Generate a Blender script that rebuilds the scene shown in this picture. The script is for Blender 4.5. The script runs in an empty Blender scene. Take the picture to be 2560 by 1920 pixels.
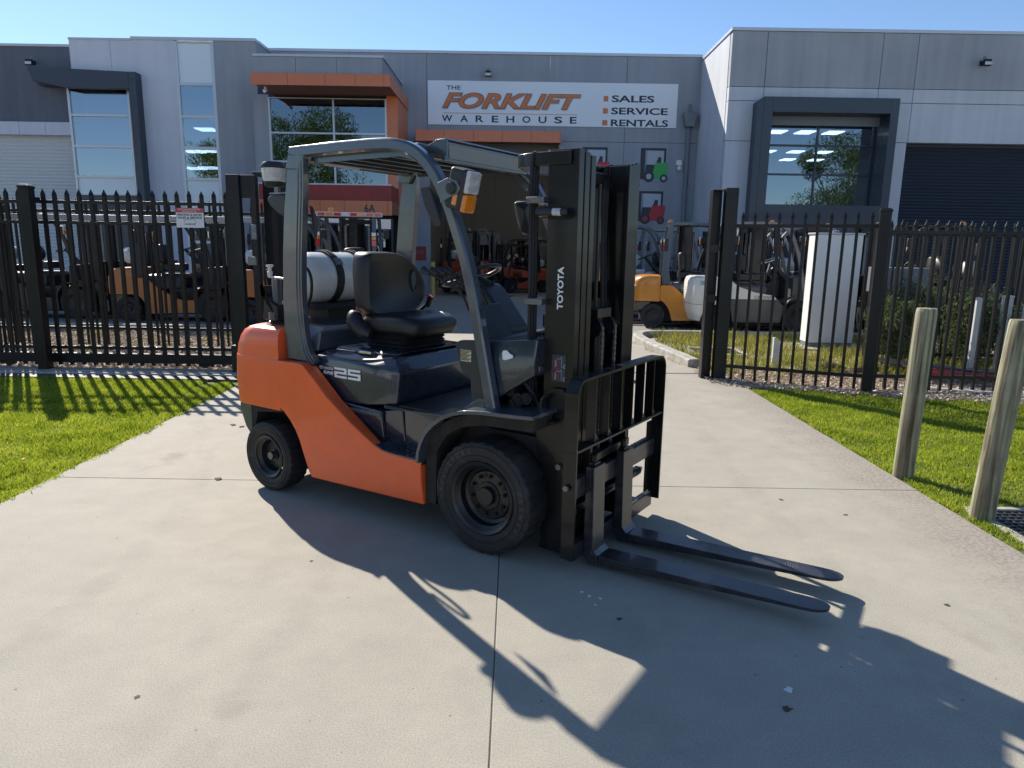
import bpy, bmesh, math, random
import numpy as np
from mathutils import Vector, Matrix
random.seed(7); rng = np.random.default_rng(7)
R = math.radians
sc = bpy.context.scene
C = sc.collection

# ------------------------------------------------------------------ camera, sky, sun, exposure
F_PX, PITCH, ROLL, CAM_H = 1750.0, 0.192, 0.0155, 1.57
cam_d = bpy.data.cameras.new('camera'); cam = bpy.data.objects.new('camera', cam_d); C.objects.link(cam)
cam_d.sensor_width = 36.0; cam_d.lens = F_PX/2560*36.0; cam_d.clip_end = 2000; cam_d.clip_start = 0.05
fw = Vector((0, math.cos(PITCH), -math.sin(PITCH))); rt = Vector((1, 0, 0)); dn = fw.cross(rt)
rt2 = math.cos(ROLL)*rt - math.sin(ROLL)*dn; dn2 = fw.cross(rt2)
M = Matrix.Identity(4)
for i in range(3):
    M[i][0] = rt2[i]; M[i][1] = -dn2[i]; M[i][2] = -fw[i]
M[2][3] = CAM_H
cam.matrix_world = M
sc.camera = cam

SUN_AZ, SUN_EL = R(-35.0), R(37.0)
world = bpy.data.worlds.new('World'); sc.world = world; world.use_nodes = True
wn = world.node_tree
bg = wn.nodes['Background']
sky = wn.nodes.new('ShaderNodeTexSky'); sky.sky_type = 'NISHITA'; sky.sun_disc = False
sky.sun_elevation = SUN_EL; sky.sun_rotation = SUN_AZ; sky.air_density = 1.0; sky.dust_density = 0.25; sky.ozone_density = 1.2; sky.altitude = 1200
tint = wn.nodes.new('ShaderNodeMix'); tint.data_type = 'RGBA'; tint.blend_type = 'MULTIPLY'; tint.inputs[0].default_value = 1.0
tint.inputs[7].default_value = (0.84, 0.94, 1.04, 1)
wn.links.new(sky.outputs[0], tint.inputs[6]); wn.links.new(tint.outputs[2], bg.inputs[0]); bg.inputs[1].default_value = 0.105
sl = bpy.data.lights.new('sun', 'SUN'); sl.energy = 5.0; sl.angle = R(0.53); sl.color = (1.0, 0.925, 0.82)
so = bpy.data.objects.new('sun', sl); C.objects.link(so)
sdir = Vector((math.sin(SUN_AZ)*math.cos(SUN_EL), math.cos(SUN_AZ)*math.cos(SUN_EL), math.sin(SUN_EL)))
so.rotation_euler = sdir.to_track_quat('Z', 'Y').to_euler(); so.location = sdir*60
vs = sc.view_settings; vs.view_transform = 'Standard'; vs.look = 'None'; vs.gamma = 1.0; vs.use_curve_mapping = False
vs.exposure = 0.58
sc.render.engine = 'CYCLES'
sc.cycles.max_bounces = 8; sc.cycles.transparent_max_bounces = 12

# ------------------------------------------------------------------ materials
MATS = {}
def mat(name, col, rough=0.6, metal=0.0, coat=0.0, var=0.0, vscale=3.0, bump=0.0, bscale=40.0, spec=0.5, col2=None, emit=None, estr=0.0, detail=5.0, scuff=None, streak=0.0):
    if name in MATS: return MATS[name]
    m = bpy.data.materials.new(name); m.use_nodes = True; nt = m.node_tree; b = nt.nodes['Principled BSDF']
    b.inputs['Base Color'].default_value = (*col, 1); b.inputs['Roughness'].default_value = rough
    b.inputs['Metallic'].default_value = metal; b.inputs['Coat Weight'].default_value = coat
    b.inputs['Coat Roughness'].default_value = 0.06; b.inputs['Specular IOR Level'].default_value = spec
    if emit: b.inputs['Emission Color'].default_value = (*emit, 1); b.inputs['Emission Strength'].default_value = estr
    tc = nt.nodes.new('ShaderNodeTexCoord')
    if var > 0 or col2:
        n = nt.nodes.new('ShaderNodeTexNoise'); n.inputs['Scale'].default_value = vscale; n.inputs['Detail'].default_value = detail; n.inputs['Roughness'].default_value = 0.65
        nt.links.new(tc.outputs['Object'], n.inputs['Vector'])
        cr = nt.nodes.new('ShaderNodeValToRGB'); cr.color_ramp.elements[0].position = 0.32; cr.color_ramp.elements[1].position = 0.68
        c2 = col2 if col2 else tuple(min(1, c*(1+var)) for c in col)
        c1 = col if col2 else tuple(c*(1-var) for c in col)
        cr.color_ramp.elements[0].color = (*c1, 1); cr.color_ramp.elements[1].color = (*c2, 1)
        nt.links.new(n.outputs['Fac'], cr.inputs[0]); nt.links.new(cr.outputs[0], b.inputs['Base Color'])
        mr = nt.nodes.new('ShaderNodeMapRange'); mr.inputs[3].default_value = max(0.0, rough-0.07); mr.inputs[4].default_value = min(1.0, rough+0.1)
        nt.links.new(n.outputs['Fac'], mr.inputs[0]); nt.links.new(mr.outputs[0], b.inputs['Roughness'])
    if streak > 0 or scuff:
        src = b.inputs['Base Color'].links[0].from_socket if b.inputs['Base Color'].links else None
        if src is None:
            rgb = nt.nodes.new('ShaderNodeRGB'); rgb.outputs[0].default_value = (*col, 1); src = rgb.outputs[0]
        if streak > 0:      # rain streaks and faded patches running down walls
            for sc_, st_ in (((5.0, 5.0, 0.22), streak), ((0.5, 0.5, 0.5), streak*0.7)):
                mp = nt.nodes.new('ShaderNodeMapping'); mp.inputs['Scale'].default_value = sc_; nt.links.new(tc.outputs['Object'], mp.inputs[0])
                ns = nt.nodes.new('ShaderNodeTexNoise'); ns.inputs['Scale'].default_value = 1.0; ns.inputs['Detail'].default_value = 7; nt.links.new(mp.outputs[0], ns.inputs['Vector'])
                rs = nt.nodes.new('ShaderNodeValToRGB'); rs.color_ramp.elements[0].position = 0.35; rs.color_ramp.elements[1].position = 0.62
                rs.color_ramp.elements[0].color = (1-st_, 1-st_*0.97, 1-st_*0.9, 1); rs.color_ramp.elements[1].color = (1.03, 1.03, 1.03, 1); nt.links.new(ns.outputs['Fac'], rs.inputs[0])
                mm = nt.nodes.new('ShaderNodeMix'); mm.data_type = 'RGBA'; mm.blend_type = 'MULTIPLY'; mm.inputs[0].default_value = 1.0
                nt.links.new(src, mm.inputs[6]); nt.links.new(rs.outputs[0], mm.inputs[7]); src = mm.outputs[2]
        if scuff:           # dust film in patches plus short fine scratches
            dcol, amt = scuff
            for sc_, lo_, hi_, a_ in (((7,7,16), 0.52, 0.78, amt), ((160,60,12), 0.66, 0.72, amt*1.3), ((14,60,150), 0.68, 0.74, amt*1.3)):
                mp = nt.nodes.new('ShaderNodeMapping'); mp.inputs['Scale'].default_value = sc_; mp.inputs['Rotation'].default_value = (0.2, 0.5, 0.3) if sc_[0] > 10 else (0, 0, 0); nt.links.new(tc.outputs['Object'], mp.inputs[0])
                ns = nt.nodes.new('ShaderNodeTexNoise'); ns.inputs['Scale'].default_value = 1.0; ns.inputs['Detail'].default_value = 5; nt.links.new(mp.outputs[0], ns.inputs['Vector'])
                mr_ = nt.nodes.new('ShaderNodeMapRange'); mr_.inputs[1].default_value = lo_; mr_.inputs[2].default_value = hi_; mr_.inputs[4].default_value = a_; nt.links.new(ns.outputs['Fac'], mr_.inputs[0])
                mm = nt.nodes.new('ShaderNodeMix'); mm.data_type = 'RGBA'; nt.links.new(mr_.outputs[0], mm.inputs[0]); nt.links.new(src, mm.inputs[6]); mm.inputs[7].default_value = (*dcol, 1); src = mm.outputs[2]
        nt.links.new(src, b.inputs['Base Color'])
    if bump > 0:
        n2 = nt.nodes.new('ShaderNodeTexNoise'); n2.inputs['Scale'].default_value = bscale; n2.inputs['Detail'].default_value = 4
        nt.links.new(tc.outputs['Object'], n2.inputs['Vector'])
        bp = nt.nodes.new('ShaderNodeBump'); bp.inputs['Strength'].default_value = bump; bp.inputs['Distance'].default_value = 0.01
        nt.links.new(n2.outputs['Fac'], bp.inputs['Height']); nt.links.new(bp.outputs[0], b.inputs['Normal'])
    MATS[name] = m; return m

def concrete_mat(name, base, dirt_edge=False, shift=0.0):
    m = bpy.data.materials.new(name); m.use_nodes = True; nt = m.node_tree; N = nt.nodes; L = nt.links; b = N['Principled BSDF']
    g = N.new('ShaderNodeNewGeometry')
    def noise(s, d=6, r=0.6, v=None):
        n = N.new('ShaderNodeTexNoise'); n.inputs['Scale'].default_value = s; n.inputs['Detail'].default_value = d; n.inputs['Roughness'].default_value = r
        L.new(v if v else g.outputs['Position'], n.inputs['Vector']); return n.outputs['Fac']
    def ramp(f, p0, p1, c0, c1):
        r = N.new('ShaderNodeValToRGB'); r.color_ramp.elements[0].position = p0; r.color_ramp.elements[1].position = p1
        r.color_ramp.elements[0].color = (*c0, 1); r.color_ramp.elements[1].color = (*c1, 1); L.new(f, r.inputs[0]); return r.outputs[0]
    def mul(a, c, fac=1.0):
        x = N.new('ShaderNodeMix'); x.data_type = 'RGBA'; x.blend_type = 'MULTIPLY'; x.inputs[0].default_value = fac
        L.new(a, x.inputs[6]); L.new(c, x.inputs[7]); return x.outputs[2]
    lo = tuple(c*0.93 for c in base); hi = tuple(c*1.06 for c in base)
    col = ramp(noise(0.9, 8, 0.62), 0.3, 0.7, lo, hi)
    col = mul(col, ramp(noise(5.0, 6, 0.7), 0.3, 0.66, (0.92, 0.92, 0.925), (1.03, 1.025, 1.015)))
    # streaks broomed along the drive
    mp = N.new('ShaderNodeMapping'); mp.inputs['Scale'].default_value = (3.0, 5.0, 1.0); L.new(g.outputs['Position'], mp.inputs[0])
    col = mul(col, ramp(noise(1.3, 6, 0.6, mp.outputs[0]), 0.3, 0.7, (0.955, 0.955, 0.96), (1.02, 1.02, 1.02)))
    # fine aggregate speckle
    col = mul(col, ramp(noise(170, 3, 0.6), 0.36, 0.60, (0.80, 0.79, 0.78), (1.08, 1.08, 1.07)))
    v = N.new('ShaderNodeTexVoronoi'); v.inputs['Scale'].default_value = 7.0; L.new(g.outputs['Position'], v.inputs['Vector'])
    v.inputs['Randomness'].default_value = 1.0
    col = mul(col, ramp(v.outputs['Distance'], 0.025, 0.05, (0.38, 0.37, 0.37), (1, 1, 1)), 0.75)
    v2 = N.new('ShaderNodeTexVoronoi'); v2.inputs['Scale'].default_value = 0.85; L.new(g.outputs['Position'], v2.inputs['Vector'])
    col = mul(col, ramp(v2.outputs['Distance'], 0.03, 0.075, (0.62, 0.61, 0.60), (1, 1, 1)), 0.55)
    if dirt_edge:
        # faint tyre scuffs: arcs and lines broken up by noise, and a few oil stains
        def node(op, a, b_=None):
            n_ = N.new('ShaderNodeMath'); n_.operation = op
            for i_, q_ in enumerate((a, b_)):
                if q_ is None: continue
                if isinstance(q_, (int, float)): n_.inputs[i_].default_value = q_
                else: L.new(q_, n_.inputs[i_])
            return n_.outputs[0]
        sp_ = N.new('ShaderNodeSeparateXYZ'); L.new(g.outputs['Position'], sp_.inputs[0])
        brk = noise(3.2, 5, 0.7)
        for cx_, cy_, rad_, wid_, amt_ in ((3.6, 0.4, 2.35, 0.05, 0.16), (3.6, 0.4, 2.52, 0.04, 0.12), (-7.5, 3.0, 5.6, 0.07, 0.13), (-7.5, 3.0, 6.6, 0.07, 0.11), (60.0, 3.0, 58.4, 0.08, 0.12), (60.0, 3.0, 59.5, 0.09, 0.12), (60.0, 3.0, 61.2, 0.08, 0.08)):
            dx_ = node('SUBTRACT', sp_.outputs[0], cx_); dy_ = node('SUBTRACT', sp_.outputs[1], cy_)
            d_ = node('ABSOLUTE', node('SUBTRACT', node('SQRT', node('ADD', node('MULTIPLY', dx_, dx_), node('MULTIPLY', dy_, dy_))), rad_))
            mk = N.new('ShaderNodeMapRange'); mk.inputs[1].default_value = wid_*0.5; mk.inputs[2].default_value = wid_*1.3; mk.inputs[3].default_value = 1.0; mk.inputs[4].default_value = 0.0; L.new(d_, mk.inputs[0])
            mb = N.new('ShaderNodeMapRange'); mb.inputs[1].default_value = 0.42; mb.inputs[2].default_value = 0.6; mb.inputs[4].default_value = amt_; L.new(brk, mb.inputs[0])
            fx = N.new('ShaderNodeMix'); fx.data_type = 'RGBA'; L.new(node('MULTIPLY', mk.outputs[0], mb.outputs[0]), fx.inputs[0]); L.new(col, fx.inputs[6]); fx.inputs[7].default_value = (0.10, 0.095, 0.09, 1); col = fx.outputs[2]
        col = mul(col, ramp(noise(1.7, 3, 0.5), 0.66, 0.74, (1, 1, 1), (0.80, 0.79, 0.77)))
        vc = N.new('ShaderNodeTexVoronoi'); vc.feature = 'DISTANCE_TO_EDGE'; vc.inputs['Scale'].default_value = 0.33
        wv = N.new('ShaderNodeVectorMath'); wv.operation = 'ADD'; nz = N.new('ShaderNodeTexNoise'); nz.inputs['Scale'].default_value = 1.8; nz.inputs['Detail'].default_value = 6; L.new(g.outputs['Position'], nz.inputs['Vector'])
        L.new(g.outputs['Position'], wv.inputs[0]); L.new(nz.outputs['Color'], wv.inputs[1]); L.new(wv.outputs[0], vc.inputs['Vector'])
        sx = N.new('ShaderNodeSeparateXYZ'); L.new(g.outputs['Position'], sx.inputs[0])
        ad = N.new('ShaderNodeMath'); ad.operation = 'MULTIPLY_ADD'; ad.inputs[1].default_value = 1.4; L.new(noise(2.6, 8, 0.75), ad.inputs[0]); L.new(sx.outputs[0], ad.inputs[2])
        d = ramp(ad.outputs[0], 0.0, 1.0, (0, 0, 0), (1, 1, 1))
        mr = N.new('ShaderNodeMapRange'); mr.inputs[1].default_value = 2.85; mr.inputs[2].default_value = 3.45; L.new(ad.outputs[0], mr.inputs[0])
        dc = ramp(noise(45, 4, 0.7), 0.35, 0.62, (0.16, 0.135, 0.105), (0.36, 0.325, 0.28))
        x = N.new('ShaderNodeMix'); x.data_type = 'RGBA'
        mm = N.new('ShaderNodeMath'); mm.operation = 'MULTIPLY'; mm.inputs[1].default_value = 0.8; L.new(mr.outputs[0], mm.inputs[0])
        L.new(mm.outputs[0], x.inputs[0]); L.new(col, x.inputs[6]); L.new(dc, x.inputs[7]); col = x.outputs[2]
    L.new(col, b.inputs['Base Color']); b.inputs['Roughness'].default_value = 0.82; b.inputs['Specular IOR Level'].default_value = 0.35
    bp = N.new('ShaderNodeBump'); bp.inputs['Strength'].default_value = 0.25; bp.inputs['Distance'].default_value = 0.004
    L.new(noise(160, 3, 0.6), bp.inputs['Height']); L.new(bp.outputs[0], b.inputs['Normal'])
    return m

def glass_mat(name, tint, refl, gcol=(0.9, 0.95, 1.0)):
    m = bpy.data.materials.new(name); m.use_nodes = True; nt = m.node_tree; N = nt.nodes; L = nt.links; N.clear()
    o = N.new('ShaderNodeOutputMaterial'); mx = N.new('ShaderNodeMixShader'); t = N.new('ShaderNodeBsdfTransparent'); g = N.new('ShaderNodeBsdfGlossy')
    t.inputs[0].default_value = (*tint, 1); g.inputs[0].default_value = (*gcol, 1); g.inputs['Roughness'].default_value = 0.004
    fr = N.new('ShaderNodeFresnel'); fr.inputs[0].default_value = 1.5; ma = N.new('ShaderNodeMath'); ma.operation = 'ADD'; ma.inputs[1].default_value = refl; ma.use_clamp = True
    L.new(fr.outputs[0], ma.inputs[0]); L.new(ma.outputs[0], mx.inputs[0]); L.new(t.outputs[0], mx.inputs[1]); L.new(g.outputs[0], mx.inputs[2]); L.new(mx.outputs[0], o.inputs[0])
    # slight waviness of the panes
    n = N.new('ShaderNodeTexNoise'); n.inputs['Scale'].default_value = 0.8; bp = N.new('ShaderNodeBump'); bp.inputs['Strength'].default_value = 0.06; bp.inputs['Distance'].default_value = 0.02
    tc = N.new('ShaderNodeNewGeometry'); L.new(tc.outputs['Position'], n.inputs['Vector']); L.new(n.outputs['Fac'], bp.inputs['Height']); L.new(bp.outputs[0], g.inputs['Normal'])
    return m

def leaf_mat(name, c1, c2, trans=0.45, scale=3.0, tcol=None):
    m = bpy.data.materials.new(name); m.use_nodes = True; nt = m.node_tree; N = nt.nodes; L = nt.links; N.clear()
    o = N.new('ShaderNodeOutputMaterial'); mx = N.new('ShaderNodeMixShader'); d = N.new('ShaderNodeBsdfDiffuse'); t = N.new('ShaderNodeBsdfTranslucent')
    a = N.new('ShaderNodeAttribute'); a.attribute_name = 'rnd'
    g = N.new('ShaderNodeNewGeometry'); n = N.new('ShaderNodeTexNoise'); n.inputs['Scale'].default_value = scale; n.inputs['Detail'].default_value = 5; L.new(g.outputs['Position'], n.inputs['Vector'])
    ad = N.new('ShaderNodeMath'); ad.operation = 'MULTIPLY_ADD'; ad.inputs[1].default_value = 0.45; L.new(a.outputs['Fac'], ad.inputs[0]); L.new(n.outputs['Fac'], ad.inputs[2])
    cr = N.new('ShaderNodeValToRGB'); cr.color_ramp.elements[0].position = 0.4; cr.color_ramp.elements[1].position = 0.95
    cr.color_ramp.elements[0].color = (*c1, 1); cr.color_ramp.elements[1].color = (*c2, 1)
    L.new(ad.outputs[0], cr.inputs[0]); L.new(cr.outputs[0], d.inputs[0])
    mc = N.new('ShaderNodeMix'); mc.data_type = 'RGBA'; mc.blend_type = 'MULTIPLY'; mc.inputs[0].default_value = 1.0
    mc.inputs[7].default_value = (*(tcol or (1.0, 1.0, 0.5)), 1); L.new(cr.outputs[0], mc.inputs[6]); L.new(mc.outputs[2], t.inputs[0])
    mx.inputs[0].default_value = trans; L.new(d.outputs[0], mx.inputs[1]); L.new(t.outputs[0], mx.inputs[2]); L.new(mx.outputs[0], o.inputs[0])
    return m

m_orange = mat('orange_paint', (0.82, 0.118, 0.024), 0.42, coat=0.3, var=0.06, vscale=6, bump=0.03, bscale=7, scuff=((0.45,0.25,0.16), 0.16))
m_navy = mat('slate_paint', (0.019, 0.026, 0.042), 0.26, coat=1.0, var=0.15, vscale=5, bump=0.02, bscale=6, scuff=((0.20,0.18,0.15), 0.07))
m_guard = mat('guard_paint', (0.050, 0.064, 0.084), 0.28, coat=0.9, var=0.12, vscale=4, scuff=((0.25,0.23,0.20), 0.12))
m_black = mat('black_gloss_paint', (0.006, 0.006, 0.007), 0.34, coat=0.22, var=0.2, vscale=7, bump=0.015, bscale=14, spec=0.35, scuff=((0.12,0.11,0.10), 0.07))
m_blackm = mat('black_matt', (0.012, 0.012, 0.013), 0.6, var=0.3, vscale=12)
m_vinyl = mat('seat_vinyl', (0.020, 0.020, 0.023), 0.42, var=0.15, vscale=8, bump=0.10, bscale=160)
m_plastic = mat('grey_black_plastic', (0.022, 0.024, 0.028), 0.45, var=0.1, vscale=10)
m_wheelp = mat('wheel_paint', (0.010,0.010,0.011), 0.42, coat=0.15, var=0.3, vscale=16)
m_rubber = mat('tyre_rubber', (0.017, 0.017, 0.018), 0.68, var=0.35, vscale=9, bump=0.12, bscale=60, scuff=((0.14,0.125,0.105), 0.3))
m_dirtrub = mat('dusty_wheel_arch', (0.022, 0.020, 0.018), 0.85, var=0.5, vscale=14, bump=0.3, bscale=50)
m_chrome = mat('bright_steel', (0.6, 0.6, 0.6), 0.25, metal=1.0)
m_steel = mat('worn_steel', (0.20, 0.20, 0.21), 0.42, metal=0.9, var=0.3, vscale=20)
m_fork = mat('fork_steel', (0.022, 0.023, 0.027), 0.32, metal=0.25, coat=0.25, col2=(0.050, 0.050, 0.055), vscale=11, bump=0.05, bscale=30, scuff=((0.22,0.20,0.19), 0.28))
m_tank = mat('white_tank_paint', (0.62, 0.64, 0.63), 0.35, coat=0.3, var=0.08, vscale=6)
m_white = mat('white_vinyl', (0.82, 0.83, 0.84), 0.45)
m_lens = mat('clear_lamp_lens', (0.55, 0.56, 0.57), 0.12, coat=0.8, var=0.25, vscale=30, bump=0.3, bscale=80)
m_amber = mat('amber_lens', (0.75, 0.22, 0.01), 0.15, coat=0.8, var=0.15, vscale=25, bump=0.3, bscale=90)
m_redl = mat('red_lens', (0.55, 0.02, 0.02), 0.2, coat=0.6)
m_fence = mat('black_fence_paint', (0.009, 0.0095, 0.010), 0.42, coat=0.08, spec=0.35, var=0.25, vscale=5, bump=0.05, bscale=30)
m_gwall = mat('mid_grey_wall', (0.32, 0.345, 0.39), 0.75, var=0.05, vscale=0.6, bump=0.05, bscale=8, streak=0.07)
m_gwall2 = mat('dark_slate_wall', (0.13, 0.145, 0.185), 0.7, var=0.05, vscale=0.6, streak=0.12)
m_lwall = mat('pale_blue_grey_wall', (0.60, 0.63, 0.70), 0.7, var=0.04, vscale=0.5, bump=0.04, bscale=8, streak=0.03)
m_rwall = mat('light_grey_render', (0.56, 0.585, 0.62), 0.75, var=0.04, vscale=0.5, bump=0.06, bscale=10, streak=0.05)
m_rwalld = mat('upper_grey_render', (0.38, 0.40, 0.43), 0.75, var=0.04, vscale=0.5, bump=0.06, bscale=10, streak=0.10)
m_cap = mat('metal_capping', (0.55, 0.57, 0.60), 0.4, metal=0.3)
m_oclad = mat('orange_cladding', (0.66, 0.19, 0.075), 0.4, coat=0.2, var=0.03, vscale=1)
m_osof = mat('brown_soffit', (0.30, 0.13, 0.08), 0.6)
m_redband = mat('dark_red_band', (0.30, 0.035, 0.028), 0.5, var=0.2, vscale=2)
m_charc = mat('charcoal_cladding', (0.034, 0.045, 0.068), 0.45, coat=0.2, var=0.08, vscale=0.8)
m_alum = mat('aluminium_frame', (0.55, 0.57, 0.60), 0.35, metal=0.5)
m_spandrel = mat('pale_spandrel', (0.74, 0.82, 0.86), 0.3, coat=0.5)
m_sign = mat('sign_white', (0.78, 0.82, 0.88), 0.4, coat=0.2)
m_ink = mat('sign_ink', (0.025, 0.03, 0.045), 0.5)
m_signo = mat('sign_orange', (0.65, 0.20, 0.07), 0.5)
m_shadowgrey = mat('sign_letter_grey', (0.42, 0.47, 0.55), 0.5)
m_shutter_l = mat('pale_shutter', (0.60, 0.62, 0.62), 0.55)
m_shutter_d = mat('dark_shutter', (0.028, 0.035, 0.05), 0.45, metal=0.2)
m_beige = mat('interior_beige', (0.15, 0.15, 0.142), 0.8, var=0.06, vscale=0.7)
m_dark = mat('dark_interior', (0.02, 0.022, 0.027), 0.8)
m_pipe = mat('grey_pipe', (0.18, 0.20, 0.23), 0.5)
m_soil = mat('mulch_soil', (0.26, 0.20, 0.15), 0.95, col2=(0.55, 0.46, 0.37), vscale=22, bump=1.0, bscale=45)
m_lawnsoil = mat('lawn_soil', (0.07, 0.085, 0.02), 0.95, col2=(0.16, 0.17, 0.05), vscale=9, bump=0.6, bscale=40)
m_kerb = mat('old_kerb_concrete', (0.25, 0.235, 0.20), 0.85, col2=(0.50, 0.48, 0.43), vscale=7, bump=0.2, bscale=60)
m_wood = None
m_conc = concrete_mat('driveway_concrete', (0.390, 0.365, 0.306), True)
m_yard = concrete_mat('yard_concrete', (0.30, 0.285, 0.26))
m_glassb = glass_mat('blue_window_glass', (0.34, 0.42, 0.5), 0.28, (0.84,0.92,1.0))
m_glassd = glass_mat('dark_window_glass', (0.35, 0.42, 0.48), 0.14, (0.80,0.90,1.0))
m_grass = leaf_mat('lawn_blades', (0.125, 0.20, 0.025), (0.41, 0.47, 0.10), 0.5, 3.2, (1.25, 1.22, 0.5))
m_weed = leaf_mat('weed_blades', (0.10, 0.15, 0.02), (0.42, 0.38, 0.14), 0.45, 2.5)
m_leaf = leaf_mat('tree_leaves', (0.05, 0.09, 0.02), (0.16, 0.21, 0.07), 0.4, 1.2)
m_shrub = leaf_mat('grey_green_leaves', (0.05, 0.075, 0.045), (0.17, 0.21, 0.13), 0.35, 5)
m_chip = leaf_mat('mulch_chips', (0.22, 0.15, 0.11), (0.75, 0.66, 0.56), 0.08, 14, (1, 0.9, 0.8))
m_dead = leaf_mat('dry_straw', (0.30, 0.22, 0.13), (0.72, 0.60, 0.40), 0.15, 10, (1, 0.9, 0.8))
m_bark = mat('bark', (0.10, 0.08, 0.06), 0.9, var=0.3, vscale=8, bump=0.5)

def wood_mat():
    m = bpy.data.materials.new('weathered_timber'); m.use_nodes = True; nt = m.node_tree; N = nt.nodes; L = nt.links; b = N['Principled BSDF']
    tc = N.new('ShaderNodeTexCoord'); mp = N.new('ShaderNodeMapping'); mp.inputs['Scale'].default_value = (28, 28, 1.3); L.new(tc.outputs['Object'], mp.inputs[0])
    n = N.new('ShaderNodeTexNoise'); n.inputs['Scale'].default_value = 1.0; n.inputs['Detail'].default_value = 7; n.inputs['Distortion'].default_value = 0.6; L.new(mp.outputs[0], n.inputs['Vector'])
    cr = N.new('ShaderNodeValToRGB'); cr.color_ramp.elements[0].position = 0.36; cr.color_ramp.elements[1].position = 0.62
    cr.color_ramp.elements[0].color = (0.13, 0.11, 0.07, 1); cr.color_ramp.elements[1].color = (0.40, 0.39, 0.29, 1); L.new(n.outputs['Fac'], cr.inputs[0])
    n2 = N.new('ShaderNodeTexNoise'); n2.inputs['Scale'].default_value = 4; n2.inputs['Detail'].default_value = 4; L.new(tc.outputs['Object'], n2.inputs['Vector'])
    c2 = N.new('ShaderNodeValToRGB'); c2.color_ramp.elements[0].position = 0.35; c2.color_ramp.elements[1].position = 0.7
    c2.color_ramp.elements[0].color = (0.75, 0.72, 0.68, 1); c2.color_ramp.elements[1].color = (1.05, 1.1, 0.98, 1); L.new(n2.outputs['Fac'], c2.inputs[0])
    x = N.new('ShaderNodeMix'); x.data_type = 'RGBA'; x.blend_type = 'MULTIPLY'; x.inputs[0].default_value = 1; L.new(cr.outputs[0], x.inputs[6]); L.new(c2.outputs[0], x.inputs[7])
    L.new(x.outputs[2], b.inputs['Base Color']); b.inputs['Roughness'].default_value = 0.85
    bp = N.new('ShaderNodeBump'); bp.inputs['Strength'].default_value = 0.6; bp.inputs['Distance'].default_value = 0.006; L.new(n.outputs['Fac'], bp.inputs['Height']); L.new(bp.outputs[0], b.inputs['Normal'])
    return m
m_wood = wood_mat()

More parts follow.
